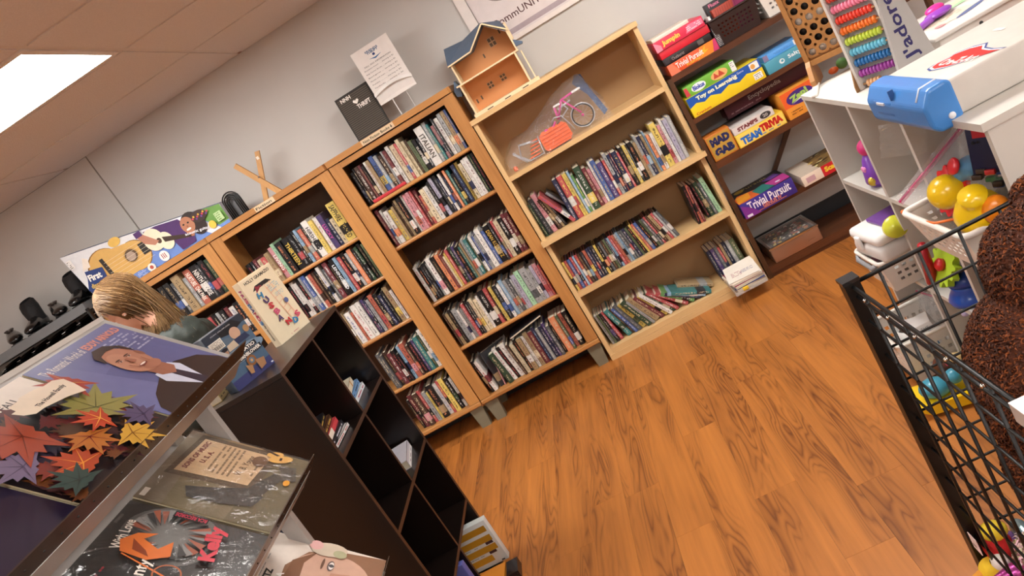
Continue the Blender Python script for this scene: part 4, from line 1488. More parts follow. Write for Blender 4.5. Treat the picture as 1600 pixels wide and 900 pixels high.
lying('book', 'white paperback lowest in the small pile, top right cube of dark cube shelf', -1.15, -1.72, .936, .16, .17, .02, '#dfe3e6', 4, pr=lambda p: p.lines(.1, .2, .9, .8, 1, '#b23c4c', 2))
lying('book', 'blue paperback in the middle of small pile, top right cube of dark cube shelf', -1.152, -1.73, .9567, .15, .18, .022, '#6f97c4', 8, pr=lambda p: p.lines(.1, .2, .9, .8, 1, '#26324c', 5))
lying('book', 'cream paperback on top of small pile, top right cube of dark cube shelf', -1.155, -1.745, .9795, .15, .165, .024, '#e2d5bb', 12, pr=lambda p: p.rect(.6, 0, .7, 1, '#c0872c'))
lying('book', 'white picture book at bottom of pile in top left cube of dark shelf', -1.13, -2.085, .936, .15, .19, .014, '#d8d4d0', 0, pr=lambda p: p.lines(.1, .2, .9, .8, 1, '#b24c4c', 2))
lying('book', 'black paperback with pale letters in pile, top left cube of dark shelf', -1.135, -2.08, .9505, .15, .185, .018, '#26262c', 5, pr=lambda p: p.lines(.1, .2, .9, .8, 1, '#c9c6d0', 5))
lying('book', 'red and white paperback in the pile, top left cube of dark shelf', -1.14, -2.085, .969, .15, .19, .020, '#cf4a50', 8, pr=lambda p: p.rect(0, 0, .5, 1, '#e8dccc'))
lying('book', 'brown paperback with gold letters in pile, top left cube of dark shelf', -1.145, -2.09, .9895, .15, .18, .020, '#4a3020', 10, pr=lambda p: p.lines(.1, .2, .9, .8, 1, '#c9a24c', 7))
lying('book', 'black paperback topping the pile in top left cube of dark shelf', -1.15, -2.10, 1.010, .15, .18, .018, '#1c1a1e', 13, pr=lambda p: p.lines(.1, .2, .9, .8, 1, '#c9a24c', 9))
lying('book', 'pale grey paperback with white spine in second row cube of dark shelf', -1.13, -1.72, .623, .14, .19, .034, '#cdc7cf', 10, pr=lambda p: p.rect(0, 0, 1, .5, '#f0ece8').lines(.2, .1, .9, .4, 1, '#6a4a5c', 4))
# thin reddish book seen edge-on behind the divider in the top row
b = B().cbox((0, 0, .095), (.14, .008, .19), mt('#7c3020', .5))
b.build('book', loc=(-1.176, -1.9085, .9355), label='thin reddish brown book standing against the divider in top of dark cube shelf', cat='book')

# boxes in the bottom rows sticking out of the shelf
o = B().cbox((0, 0, .1), (.235, .20, .028 * 1), mt('#cfd3d2', .35)).build('puzzle_book', loc=(-1.03, -1.70, .0), label=None) if False else None
t = thing('activity_box', 'white box printed with gold panels jutting from lowest right cube of dark shelf', 'box', (-1.245, -1.70, .0345), (0, 0, 0))
B().cbox((.10, .018, .101), (.20, .036, .202), mt('#c9cdcb', .35), None, .002).build('carton', t)
p = Pr((.0, -.0003, 0), (.20, 0, 0), (0, 0, .202))
for k in range(4):
    p.rect(.14, .10 + .22 * k, .14 + (.8 if k else .6), .24 + .22 * k, '#b98a24')
p.rect(.72, .26, .88, .32, '#3a2430').rect(.76, .48, .92, .54, '#3a2430').lines(.16, .27, .6, .31, 1, '#8f8f96', 3).lines(.16, .49, .6, .53, 1, '#8f8f96', 4)
p.poly([(0, 0), (.14, 0), (.18, .6), (0, .66)], '#8d8577').ell(.05, .35, .05, .06, '#4a2c34').ell(.09, .2, .05, .05, '#37305a').rect(.86, .03, .93, .06, '#2a2a2c')
p.build(t)
t = thing('cookbook', 'blue cookbook with a golden pie cover in lowest left cube of dark shelf', 'book', (-1.245, -1.965, .024), (0, 0, math.radians(-4)))
B().cbox((.06, .0, .125), (.19, .03, .25), mt('#565a9a', .35), None, .002).build('cover', t)
p = Pr((-.035, -.0153, 0), (.19, 0, 0), (0, 0, .25))
p.ell(.62, .58, .30, .24, '#c99a4a', 24, 30).ell(.62, .58, .24, .18, '#e2bf84', 24, 30).ell(.58, .52, .16, .12, '#b8793a', 16, 20).ell(.72, .7, .1, .07, '#efd9b0').ell(.84, .26, .08, .08, '#d8dce8').txt('Pies', .2, .42, .3, .16, '#2b2350', 60, .03)
p.build(t)
lying('magazine', 'bright food magazine with orange cover at foot of dark cube shelf', -1.062, -1.80, .024, .2, .18, .010, '#d98a30', 0, cat='magazine')
t = thing('disc_case', 'dark plastic disc case standing at the foot of dark cube shelf', 'disc case', (-1.03, -1.765, .0), (0, 0, math.radians(4)))
B().cbox((0, 0, .018), (.05, .09, .036), mt('#221f22', .2)).build('case', t)

# ================================================================== ON TOP OF THE CUBE SHELF
ang = math.atan2(.147, .07)
t = thing('novel', 'cream hardback novel with colourful letters down its cover, standing on dark cube shelf', 'book', (-1.251, -1.803, 1.2605), (0, 0, ang))
b = B()
CR = '#ecdcbc'
b.box((0, 0, 0), (.163, .0025, .265), mt(CR, .45)).box((0, .0325, 0), (.163, .035, .265), mt(CR, .45)).box((-.0025, 0, 0), (0, .035, .265), mt(CR, .45))
b.build('cover', t)
B().box((.0, .0027, .003), (.158, .0323, .262), PAGE).build('pages', t)
p = Pr((0, 0, 0), (.163, 0, 0), (0, 0, .265))
p.txt('HOLLY GRAMAZIO', .50, .935, .80, .045, '#26201e', 0, .03)
p.poly([(.30, .845), (.66, .845), (.78, .79), (.18, .79)], '#241f20').poly([(.24, .745), (.30, .845), (.40, .79)], '#8a2836').txt('the', .40, .81, .1, .03, '#b84050')
for k in range(6):
    yy = .72 - k * .085
    xx = .52 + k * .02
    p.poly([(xx, yy), (xx + .16, yy + .02), (xx + .16, yy + .028), (xx, yy + .008)], '#edb294')
for xx in (.51, .68):
    p.poly([(xx, .80), (xx + .012, .80), (xx + .14, .22), (xx + .12, .22)], '#edb294')
for ch, u, v, an, c in (('H', .27, .70, -12, '#3a86b4'), ('U', .34, .605, 18, '#4a3566'), ('S', .36, .51, -14, '#c23a40'), ('B', .40, .405, 12, '#cf5a78'), ('A', .37, .305, -8, '#4a3566'),
                        ('N', .50, .20, 8, '#c8303a'), ('D', .68, .155, -14, '#2f7fb8'), ('S', .82, .21, 14, '#d8566e')):
    p.txt(ch, u, v, .15, .085, c, an, .05)
p.ell(.78, .45, .06, .037, '#55608f').lines(.56, .66, .86, .77, 4, '#9fc0cc', 3, .7).lines(.62, .56, .86, .62, 3, '#9fc0cc', 4, .7).lines(.35, .03, .6, .055, 1, '#c87a7a', 5)
p.build(t, 'cover_print')
p = Pr((-.0027, .035, 0), (0, -.035, 0), (0, 0, .265))
for k, (ch, c) in enumerate(zip('HUSBANDS', ['#a84a70', '#b04a72', '#c04a60', '#4a78a8', '#4a4a80', '#a83a50', '#c0486a', '#3a7ab0'])):
    p.txt(ch, .5, .86 - k * .068, .55, .055, c, -90 + (8 if k % 2 else -8), .05)
p.txt('HOLLY GRAMAZIO', .5, .22, .40 * 7.5, .55 * 1.0, '#2a2624', -90, .02) if False else None
g = Pr((-.0028, .035, .265), (0, 0, -.265), (0, -.035, 0))
g.N = Vector((-1, 0, 0))
g.txt('Holly Gramazio', .76, .5, .30, .34, '#2a2624', 0, .02)
g.build(t, 'spine_author')
p.build(t, 'spine_title')

ang2 = math.atan2(.138, .082)
t = thing('disc_box_set', 'naval drama disc box set with barcode sticker leaning on dark cube shelf', 'disc case', (-1.272, -2.176, 1.2605), (0, 0, ang2))
B().cbox((.08, .027, .098), (.16, .054, .196), mt('#39495c', .3, coat=.4), None, .001).build('slipcase', t)
p = Pr((0, -.0002, 0), (.16, 0, 0), (0, 0, .196), .3)
p.rect(0, 0, 1, 1, '#4c6680').rect(0, .86, 1, 1, '#2a3240').rect(0, 0, 1, .16, '#3c3f70').ell(.5, .45, .6, .12, '#7c93a8').ell(.3, .7, .3, .1, '#5c6f80')
p.poly([(.35, .95), (.75, .99), (.92, .86), (.62, .80), (.36, .84)], '#17161c').ell(.66, .78, .12, .10, '#c9a48c').poly([(.50, .70), (.85, .70), (.90, .60), (.45, .60)], '#2a3554').ell(.92, .74, .07, .06, '#a8845c')
p.poly([(.35, .68), (.55, .70), (.58, .58), (.33, .58)], '#c9b8a0').ell(.26, .60, .055, .05, '#b08a70').ell(.26, .65, .08, .03, '#1c1a24').poly([(.16, .55), (.36, .55), (.38, .47), (.14, .47)], '#39405c')
p.rect(.33, .44, .92, .52, '#23242c').txt('HORATIO', .62, .48, .52, .06, '#eeeae2', 0, .04).rect(.30, .35, .98, .43, '#23242c').txt('HORNBLOWER', .64, .39, .62, .06, '#eeeae2', 0, .04)
p.ell(.60, .27, .11, .09, '#8a5a34').ell(.60, .27, .06, .05, '#5c7890').ell(.60, .27, .03, .025, '#c8a070').poly([(.42, .26), (.55, .20), (.50, .08), (.42, .10)], '#b0845c').poly([(.66, .24), (.86, .20), (.82, .08), (.66, .06)], '#a87c58')
p.rect(.02, .70, .33, .86, '#e8e2d6')
for k in range(16):
    p.rect(.06 + .015 * k, .72, .066 + .015 * k + (.004 if k % 3 == 0 else 0), .78, '#3a3836')
p.lines(.05, .79, .3, .85, 3, '#8f8a80', 4).ell(.93, .05, .03, .014, '#d0d4de').txt('IOAN GRUFFUDD', .4, .945, .5, .02, '#c9ccd4')
p.build(t, 'cover_print')
lying('yellowed_book', 'yellowed paperback lying flat behind the disc box set on dark cube shelf', -1.345, -2.125, 1.2605, .14, .10, .026, '#d8c084', 10, pr=lambda p: p.lines(.1, .3, .9, .7, 1, '#6a5a3a', 4))
B().cbox((0, 0, .004), (.045, .03, .008), mt('#1e1c1c', .4), None, .002).build('cable_cap', loc=(-1.16, -1.70, 1.2605), label='tiny black plastic cap on dark cube shelf beside the cream novel', cat='cap')

# ================================================================== RECORD RACK
RY0, RY1 = -3.95, -2.525
t = thing('record_rack', 'grey steel tiered record rack with bronze lips in the foreground', 'rack', (-1.25, -3.2, 0))
T = Matrix.Translation((1.25, 3.2, 0))
SD = Vector((.68, 0, -.733)).normalized()
SN = Vector((.733, 0, .68)).normalized()
TIERS = [(-1.20, 1.650), (-1.235, 1.297), (-1.235, .932), (-1.24, .58)]
GST = mt('#aeaba8', .38, .35, .12, 14)
WEDG = mt('#d6d0ca', .4, .2)
for k, (xt, zt) in enumerate(TIERS):
    P0 = Vector((xt, 0, zt)) - SN * .026 - SD * .03
    P1 = Vector((xt, 0, zt)) - SN * .026 + SD * .318
    b = B()
    q = [P0, P1, P1 - SN * .003, P0 - SN * .003]
    b.prism([(v.x, v.z) for v in q], (0, RY0, 0), (1, 0, 0), (0, 0, 1), (0, RY1 - RY0, 0), GST, T)
    b.build('sloped_shelf', t)
    b = B()
    q = [P1, P1 + SD * .0025, P1 + SD * .0025 + SN * .044, P1 + SN * .044]
    b.prism([(v.x, v.z) for v in q], (0, RY0, 0), (1, 0, 0), (0, 0, 1), (0, RY1 - RY0 + .012, 0), BRONZE, T)
    b.build('shelf_lip', t)
    b = B()
    y = RY0 + .02
    while y < RY1:
        for hh in (.014,):
            c = P1 + SD * .0028 + SN * .022
            b.ell((c.x, y, c.z), (.0022, .0028, .0022), mt('#1d1613', .5), 6, 4, T)
        y += .045
    o = b.build('lip_holes', t)
    o['kind'] = 'stuff'
    b = B()
    b.box((P1.x - .045, RY0, P1.z - .034), (P1.x - .042, RY1, P1.z + .012), GST, T)
    b.prism([(P1.x, P1.z), (P1.x - .045, P1.z - .034), (P1.x - .045, P1.z - .037), (P1.x + .002, P1.z - .003)], (0, RY0, 0), (1, 0, 0), (0, 0, 1), (0, RY1 - RY0, 0), GST, T)
    b.build('under_channel', t)
    b = B()
    b.box((P0.x - .004, RY0, P0.z - .02), (P0.x - .001, RY1, P0.z + .012), WEDG, T)
    b.build('back_rail', t)
    # end bracket
    b = B()
    b.prism([(P0.x, P0.z - .004), (P1.x - .01, P1.z - .004), (P1.x - .04, P1.z - .035), (P0.x, P1.z + .02)], (0, RY1 - .006, 0), (1, 0, 0), (0, 0, 1), (0, .003, 0), GST, T)
    b.build('end_bracket', t)
for y in (RY1 - .03, RY0 + .02):
    B().box((-1.285, y - .02, 0), (-1.262, y + .02, 1.62), GST, T).build('upright', t)
    B().box((-1.30, y - .02, 0), (-.98, y + .02, .03), GST, T).build('base_foot', t)


for yy in (RY1 + .003, RY0 - .026):
    B().box((-1.212, yy, .03), (-1.165, yy + .022, 1.395), GST, T).build('side_upright', t)


def sleeve(label, xt, zt, y0, tt, lift, design, col, edge='#cbbf9e', back=1, wrap=False):
    """a 12 inch record sleeve lying in its tier; lift = distance of its face from the shelf sheet"""
    up = -SD
    O = Vector((xt, y0, zt)) + SD * .315 + SN * (lift - .026)
    t = thing('record_sleeve', label, 'record', O)
    Rm = Matrix((Vector((0, 1, 0)), up, SN)).transposed().to_4x4()     # columns: U, W, N
    b = B()
    b.cbox((.1575, .1575, -.0022), (.315, .315, .0035), mt(edge, .7), Rm)
    b.build('sleeve_card', t)
    p = Pr((0, 0, 0), Vector((0, .315, 0)), up * .315, .3, .5 if wrap else .15)
    p.rect(0, 0, 1, 1, col)
    design(p)
    p.build(t, 'cover_print')
    if wrap:
        b = B()
        n = 12
        rr = random.Random(5)
        vs = [Rm @ Vector((.317 * i / n - .001, .317 * k / n - .001, .004 + rr.uniform(0, .0015))) for i in range(n + 1) for k in range(n + 1)]
        b.add(vs, [(i * (n + 1) + k, (i + 1) * (n + 1) + k, (i + 1) * (n + 1) + k + 1, i * (n + 1) + k + 1) for i in range(n) for k in range(n)], film('shrink_wrap', '#ffffff', .02, .14, .35), True)
        b.build('shrink_wrap', t)
    return t


def under(xt, zt, y0, n, lab, cols):
    for k in range(n):
        up = -SD
        O = Vector((xt, y0 + rnd.uniform(-.004, .004), zt)) + SD * .315 + SN * (.0045 * k + .0035 - .026)
        t = B()
        Rm = Matrix((Vector((0, 1, 0)), up, SN)).transposed().to_4x4()
        t.cbox((.1575, .1575, -.0018), (.315, .315, .0035), mt(cols[k % len(cols)], .6), Rm)
        t.cbox((.1575, .1575, -.0018), (.311, .3165, .0016), mt('#d8ceb4', .7), Rm)
        t.build('record_sleeve', loc=O, rot=(0, 0, 0), label=lab % ['lowest', 'second from bottom', 'third from bottom', 'fourth from bottom'][k], cat='record')


def d_eddy(p):
    p.rect(0, 0, 1, 1, '#5c608f').poly([(0, .55), (1, .75), (1, 1), (0, 1)], '#666a9a').poly([(0, .0), (.4, .1), (.2, .9), (0, .95)], '#6c70a0')
    p.txt('The Romantic World of', .275, .895, .46, .075, '#dcd6d4', 0, .01).txt('EDDY ARNOLD', .745, .895, .44, .07, '#d98f80', 0, .04)
    p.lines(.62, .60, .98, .84, 7, '#a9abc8', 5, .75)
    # bust portrait, head tilted, suit and tie
    p.poly([(.02, 0), (.98, 0), (.98, .10), (.90, .24), (.70, .33), (.42, .30), (.20, .22), (.06, .12)], '#2c1d1c')
    p.poly([(.44, .34), (.66, .36), (.70, .28), (.60, .02), (.52, .02), (.40, .24)], '#c9cde0').poly([(.53, .27), (.60, .27), (.63, .0), (.52, .0)], '#2a2034')
    p.poly([(.46, .42), (.64, .42), (.65, .30), (.56, .24), (.47, .30)], '#9a6450')
    p.ell(.55, .58, .145, .20, '#b07a64', 28, -6).ell(.50, .56, .10, .16, '#bd8870', 20, -6).ell(.69, .58, .02, .045, '#8d5a48').ell(.58, .43, .09, .05, '#a8705a', 16)
    p.poly([(.40, .66), (.41, .76), (.50, .83), (.62, .82), (.70, .74), (.71, .62), (.68, .66), (.66, .74), (.56, .76), (.46, .74), (.43, .69)], '#2f1c16')
    for u in (.475, .585):
        p.ell(u, .628, .030, .007, '#4a2c24').ell(u, .602, .022, .007, '#cdb4a8').ell(u, .602, .009, .007, '#2a1a16').ell(u, .612, .026, .003, '#6a3c30')
    p.poly([(.515, .60), (.54, .60), (.56, .535), (.525, .52), (.505, .535)], '#9c6450').ell(.528, .47, .048, .016, '#7d3a34').ell(.528, .474, .036, .008, '#ecdfd6').poly([(.44, .53), (.455, .53), (.475, .46), (.465, .455)], '#9c6450').poly([(.60, .53), (.61, .53), (.605, .46), (.592, .455)], '#9c6450')


def maple(p, u, v, r, c, ang=0., vein=None):
    pts = []
    prof = [(0, 1), (12, .55), (25, .72), (38, .45), (55, .95), (68, .5), (82, .62), (95, .4), (112, .8), (130, .4), (160, .35), (180, .25)]
    full = [(a, q) for a, q in prof] + [(360 - a, q) for a, q in prof[::-1][1:-1]]
    for a, q in full:
        a = math.radians(a + ang + 90)
        pts.append((u + r * q * math.cos(a), v + r * q * math.sin(a)))
    p.poly(pts, c)
    if vein:
        for a in (0, 55, -55, 112, -112):
            an = math.radians(a + ang + 90)
            e = (u + r * .75 * math.cos(an), v + r * .75 * math.sin(an))
            nx, ny = -math.sin(an) * .004, math.cos(an) * .004
            p.poly([(u - nx, v - ny), (u + nx, v + ny), (e[0], e[1])], vein)


def d_leaves(p):
    p.rect(0, 0, 1, 1, '#201418').rect(0, .80, 1, 1, '#e2d8cc').txt('FLOWERS SHALL FALL', .40, .855, .70, .055, '#4a423c', 0, .02).ell(.5, .95, .09, .035, '#b9b2aa')
    rr = random.Random(2)
    for k in range(60):
        maple(p, rr.uniform(.02, .98), rr.uniform(.02, .78), rr.uniform(.07, .14), rr.choice(['#5c1c20', '#3a1820', '#7a2a20', '#4a3020', '#2c2438', '#6a3a18']), rr.uniform(0, 360))
    maple(p, .10, .40, .22, '#6f6280', 30, '#4c3f5c')
    maple(p, .34, .56, .33, '#9c4028', 75, '#6e2414')
    maple(p, .80, .40, .32, '#8f8a4c', -60, '#5c5a2c')
    maple(p, .24, .16, .22, '#a8401e', 10, '#e09030')
    maple(p, .48, .26, .20, '#b06a28', 140, '#7a2018')
    maple(p, .62, .08, .20, '#c89a34', 200, '#8a5c18')
    maple(p, .84, .12, .18, '#54496c', 20, '#3a3050')
    maple(p, .95, .66, .22, '#a03424', 100, '#d8902c')
    maple(p, .66, .30, .17, '#b84020', 50, '#e0a040')
    maple(p, .06, .08, .18, '#26403c', 0, '#182c2a')
    p.poly([(.47, .64), (.45, .70), (.49, .70), (.50, .75), (.60, .755), (.62, .77), (.76, .76), (.82, .74), (.90, .74), (.955, .70), (.94, .62), (.90, .52), (.78, .565), (.60, .60), (.52, .60)], '#e6d6c0')
    p.txt('The Howell Family', .74, .645, .30, .04, '#3a302c', 4, .03)


def d_jeans(p):
    p.rect(0, 0, 1, 1, '#241c34').poly([(.3, .85), (.9, .9), (.95, .5), (.2, .5)], '#3a3058').poly([(.62, .95), (.86, .86), (.80, .4), (.62, .45)], '#5c5484').poly([(0, .62), (.62, .70), (.58, .50), (0, .44)], '#b9764e').poly([(0, .44), (.6, .5), (.5, .4), (0, .3)], '#8d8a78')


def d_music(p):
    p.rect(0, 0, 1, 1, '#75684c').poly([(0, 0), (1, 0), (1, .3), (0, .35)], '#625638').poly([(0, .8), (1, .85), (1, 1), (0, 1)], '#7d705c').poly([(.75, .3), (1, .35), (1, .9), (.8, .8)], '#8d7452')
    p.poly([(.36, .95), (.97, .90), (.98, .24), (.40, .28)], '#5a4834').poly([(.42, .90), (.92, .86), (.92, .30), (.46, .34)], '#cba982').txt('SONS OF MUSIC', .68, .83, .42, .045, '#7a3830', -4, .05).txt('U. S. A.', .68, .75, .18, .045, '#7a3830', -4, .05)
    p.lines(.50, .50, .90, .70, 5, '#8d7458', 4, .9).txt('W. B. Young', .70, .44, .30, .07, '#4a3424', -4).lines(.58, .34, .86, .38, 1, '#8d7458', 4)
    p.ell(.24, .5, .07, .12, '#2f2c2a', 14, 20).poly([(.14, .68), (.26, .74), (.34, .50), (.42, .34), (.36, .18), (.22, .22), (.16, .45)], '#3a3734').poly([(.34, .36), (.70, .20), (.66, .12), (.30, .22)], '#37342e')
    p.ell(.80, .36, .08, .06, '#6a4a30', 14).poly([(.62, .12), (.80, .2), (.84, .07), (.66, .02)], '#4a443c')
    p.ell(.90, .22, .05, .10, '#dba857', 20, 30).ell(.945, .28, .04, .07, '#dba857', 18, 30).poly([(.93, .26), (.95, .24), (1.0, .40), (.985, .42)], '#3a2a20').rect(.88, .21, .92, .23, '#2a1c14').rect(.02, .93, .12, .97, '#d9d2c6').ell(.60, .08, .04, .025, '#d8962c')


def d_monty(p):
    p.rect(0, 0, 1, 1, '#14110f').ell(.75, .60, .30, .32, '#5c5a58', 26).ell(.78, .62, .24, .26, '#77757280'[:7], 24)
    for k in range(40):
        a = k * .61
        p.poly([(.75 + .25 * math.cos(a), .60 + .26 * math.sin(a)), (.755 + .25 * math.cos(a + .2), .60 + .26 * math.sin(a + .2)), (.74 + .12 * math.cos(a + .3), .6 + .12 * math.sin(a + .3))], ['#8a8886', '#3c3a3a', '#a05a44'][k % 3])
    p.txt('Monty', .30, .60, .30, .11, '#ece4d8', 6, .02).txt('With Love', .62, .86, .30, .07, '#ece4d8', 8, .02).txt('STEREO', .75, .955, .1, .02, '#8a8884').lines(.04, .80, .3, .83, 1, '#8c2434', 3)
    p.poly([(.44, .62), (.46, .80), (.56, .85), (.66, .78), (.70, .66), (.62, .72), (.56, .60), (.66, .54), (.52, .50)], '#d8702c').poly([(.47, .62), (.50, .74), (.60, .78), (.52, .66)], '#8a3a14').poly([(.30, .36), (.315, .36), (.45, .78), (.44, .785)], '#d8702c')
    p.ring(.36, .45, .09, .09, .12, '#a85a2c').txt('Kelly', .74, .30, .36, .14, '#d23448', 10, .05).lines(.90, .38, .97, .56, 1, '#c02c40', 5).rect(.90, .42, .96, .66, '#14110f').txt('RCA RECORDS', .93, .54, .22, .04, '#c8304a', 90, .03)


def d_hits(p):
    p.rect(0, 0, 1, 1, '#d9cdc2').poly([(.0, .60), (.25, .78), (.62, .80), (.85, .66), (.95, .4), (1, .0), (0, 0)], '#8a6248').ell(.62, .42, .28, .34, '#c9a18c', 28).poly([(.10, .62), (.35, .78), (.70, .76), (.88, .58), (.70, .66), (.42, .64), (.34, .40), (.2, .1), (0, .0), (.02, .5)], '#7a5238')
    for u in (.50, .74):
        p.ell(u, .44, .065, .03, '#6a5a58').ell(u, .435, .048, .022, '#e9e0dc').ell(u, .435, .02, .022, '#4a4a50').ell(u, .51, .07, .012, '#6a4a38')
    p.poly([(.60, .42), (.65, .42), (.68, .26), (.62, .23), (.58, .26)], '#b98a74').ell(.63, .14, .09, .03, '#b0505a')
    p.ell(.93, .50, .09, .16, '#c8b8a4', 16, 10).ell(.95, .62, .06, .06, '#d8a8a4').ell(.90, .40, .05, .06, '#a8a684')
    p.txt('GOLDEN HITS', .14, .66, .36, .052, '#d83a7c', 0, .05).txt('KOSTELANETZ', .27, .895, .50, .065, '#1c1a1c', 0, .05).txt('ORCHESTRA', .28, .80, .46, .06, '#f2eeea', 0, .04).lines(.3, .94, .7, .98, 2, '#8f8a86', 3)


(xa, za), (xb_, zb_), (xc, zc) = TIERS[0], TIERS[1], TIERS[2]
under(xa, za, -2.898, 3, 'sleeve edge under the blue portrait record, %s of that pile', ['#3a4a4a', '#b8a060', '#5c3a3a'])
sleeve('blue record sleeve with portrait of a man in dark suit, top tier of rack', xa, za, -2.898, .02, .020, d_eddy, '#5c608f')
under(xa, za, -3.222, 3, 'sleeve edge under the autumn leaf record, %s of that pile', ['#d8ceb4', '#2a2420', '#c8bca0'])
sleeve('record sleeve covered in autumn leaves with cream title band, top tier of rack', xa, za, -3.222, .02, .020, d_leaves, '#201418')
under(xa, za, -3.546, 3, 'sleeve edge under the dark purple record, %s of that pile', ['#c8bca0', '#3a2a2a', '#c8bca0'])
sleeve('dark purple record sleeve showing an arm and denim, far left of top tier', xa, za, -3.546, .02, .020, d_jeans, '#241c34')
under(xb_, zb_, -2.838, 4, 'sleeve edge under the shrink wrapped brown record, %s of that pile', ['#5a4c30', '#c8bc98', '#6a5a38'])
sleeve('shrink-wrapped brown record sleeve with a paper notice and small guitar, middle tier', xb_, zb_, -2.838, .02, .0235, d_music, '#6d6350', wrap=True)
under(xb_, zb_, -3.162, 3, 'sleeve edge under the glossy black record, %s of that pile', ['#1c1a1a', '#c8bc98'])
sleeve('glossy black record sleeve with cream script Monty and orange drawing, middle tier', xb_, zb_, -3.162, .02, .020, d_monty, '#14110f', wrap=True)
under(xc, zc, -2.82, 3, 'sleeve edge under the pale orchestra record, %s of that pile', ['#c8bca0', '#3a2a2a'])
sleeve('pale record sleeve lettered Kostelanetz Orchestra with a woman\'s face, lowest visible tier', xc, zc, -2.82, .02, .020, d_hits, '#d9cdc2')
under(xc, zc, -3.144, 3, 'sleeve edge under the plain tan record beyond the frame, %s of that pile', ['#c8bca0', '#3a2a2a'])

# ================================================================== SHOE RACK (far left)
SHZ = 1.80
t = thing('shoe_rack', 'dark grey metal shoe rack at the far left against the wall', 'rack', (-3.35, -.2, 0))
T = Matrix.Translation((3.35, .2, 0))
GM = mt('#6e7072', .4, .3, .08, 8)
for z, d in ((SHZ, .05), (1.635, .03), (1.33, .03), (1.05, .03), (.75, .03), (.4, .03)):
    B().box((-3.95, -.36, z - d), (-2.80, -.03, z), GM, T).build('shelf', t)
for x in (-3.95, -2.81):
    for y in (-.35, -.05):
        B().box((x, y - .01, 0), (x + .012, y + .01, SHZ - .036), BLK, T).build('post', t)
SHO = mt('#0d0c0d', .22, coat=.6)
SUE = mt('#1a191b', .75, bump=.3, sc=90)


def loft(b, rings, m, n=12, close=True):
    """rings: (centre, half width, half height, axis tuples U,W)"""
    vs = []
    for c, ru, rw, U, W in rings:
        c, U, W = Vector(c), Vector(U), Vector(W)
        for k in range(n):
            a = 2 * PI * k / n
            vs.append(c + U * (ru * math.cos(a)) + W * (rw * math.sin(a)))
    fs = [(i * n + k, i * n + (k + 1) % n, (i + 1) * n + (k + 1) % n, (i + 1) * n + k) for i in range(len(rings) - 1) for k in range(n)]
    if close:
        fs.append(list(range(n))[::-1])
        fs.append([(len(rings) - 1) * n + k for k in range(n)])
    b.add(vs, fs, m, True)
    return b


def shoe(label, x, y, z, yaw, boot, mat, L_=.25, group=None, buckle=False):
    t = thing('boot' if boot else 'shoe', label, 'shoe', (x, y, z), (0, 0, math.radians(yaw)), group)
    X_, Z_ = (1, 0, 0), (0, 0, 1)
    b = B()
    h = .045 if not boot else .05
    rings = []
    for v, wv, hv, zc in ((-.02, .008, .008, .025), (-.005, .030, .02, .028), (.03, .042, .026, .032), (.08, .044, .034, .038), (.13, .036, .042, .05), (.18, .033, .048, .055), (.225, .034, .05, .056), (.25, .026, .045, .054), (.258, .01, .03, .05)):
        rings.append(((0, v - .12, zc), wv, min(hv, zc - .003), X_, Z_))
    loft(b, rings, mat)
    b.build('upper', t)
    if boot:
        b = B()
        rr = [((0, .06, .05), .040, .066, X_, (0, 1, 0)), ((0, .062, .10), .046, .060, X_, (0, 1, 0)), ((0, .066, .14), .050, .058, X_, (0, 1, .15)), ((0, .07, .178), .046, .050, X_, (0, 1, .3)), ((0, .072, .192), .034, .036, X_, (0, 1, .3))]
        loft(b, rr, SUE, 14, False)
        b.build('shaft', t)
    else:
        b = B()
        loft(b, [((0, .06, .092), .026, .06, X_, (0, 1, .12)), ((0, .06, .1), .028, .062, X_, (0, 1, .12))], mt('#3b2f2a', .6), 14, True)
        b.build('collar', t)
    b = B()
    out = [(-.022, -.135), (.022, -.135), (.045, -.07), (.036, .02), (.034, .12), (.0, .142), (-.034, .12), (-.036, .02), (-.045, -.07)]
    b.prism(out, (0, 0, 0), (1, 0, 0), (0, 1, 0), (0, 0, .007), BLK)
    b.build('sole', t)
    B().rbox((0, .105, .012), (.06, .06, .024), .004, BLK).build('heel', t)
    if buckle:
        B().rbox((0, -.02, .082), (.03, .016, .006), .002, CHROME).build('buckle', t)
    return t


shoe('black suede ankle boot standing nearest the guitar box on top of shoe rack', -2.90, -.2, SHZ, 15, True, SHO)
shoe('low black boot lying beside the tall boot, in shadow of guitar box', -2.82, -.12, SHZ, 60, False, SUE)
shoe('black patent lace shoe between the two ankle boots on shoe rack', -3.06, -.2, SHZ, 40, False, SHO)
shoe('black ankle boot with brown lining farther left on top of shoe rack', -3.23, -.2, SHZ, 15, True, SHO)
shoe('black patent shoe at the left edge of the shoe rack top', -3.40, -.2, SHZ, 40, False, SHO)
for k in range(7):
    shoe('glossy black shoe with silver buckle, %s from the right on second level of shoe rack' % ordn(k + 1), -2.88 - k * .115, -.2, 1.636, rnd.uniform(-8, 14), False, SHO, buckle=True,
         group='glossy black shoes under the rack top')

# ================================================================== PERSON
def caps(b, p0, r0, p1, r1, m, n=10, st=5):
    """tapered capsule"""
    p0, p1 = Vector(p0), Vector(p1)
    d = (p1 - p0)
    L_ = d.length
    d.normalize()
    pts, rs = [], []
    for k in range(st):
        a = PI / 2 * k / st
        pts.append(p0 - d * (r0 * math.cos(a)))
        rs.append(max(.0006, r0 * math.sin(a)))
    for k in range(st + 1):
        u = k / st
        pts.append(p0 + d * (L_ * u))
        rs.append(r0 * (1 - u) + r1 * u)
    for k in range(1, st + 1):
        a = PI / 2 * k / st
        pts.append(p1 + d * (r1 * math.sin(a)))
        rs.append(max(.0006, r1 * math.cos(a)))
    b.tube(pts, rs, m, n)
    return b


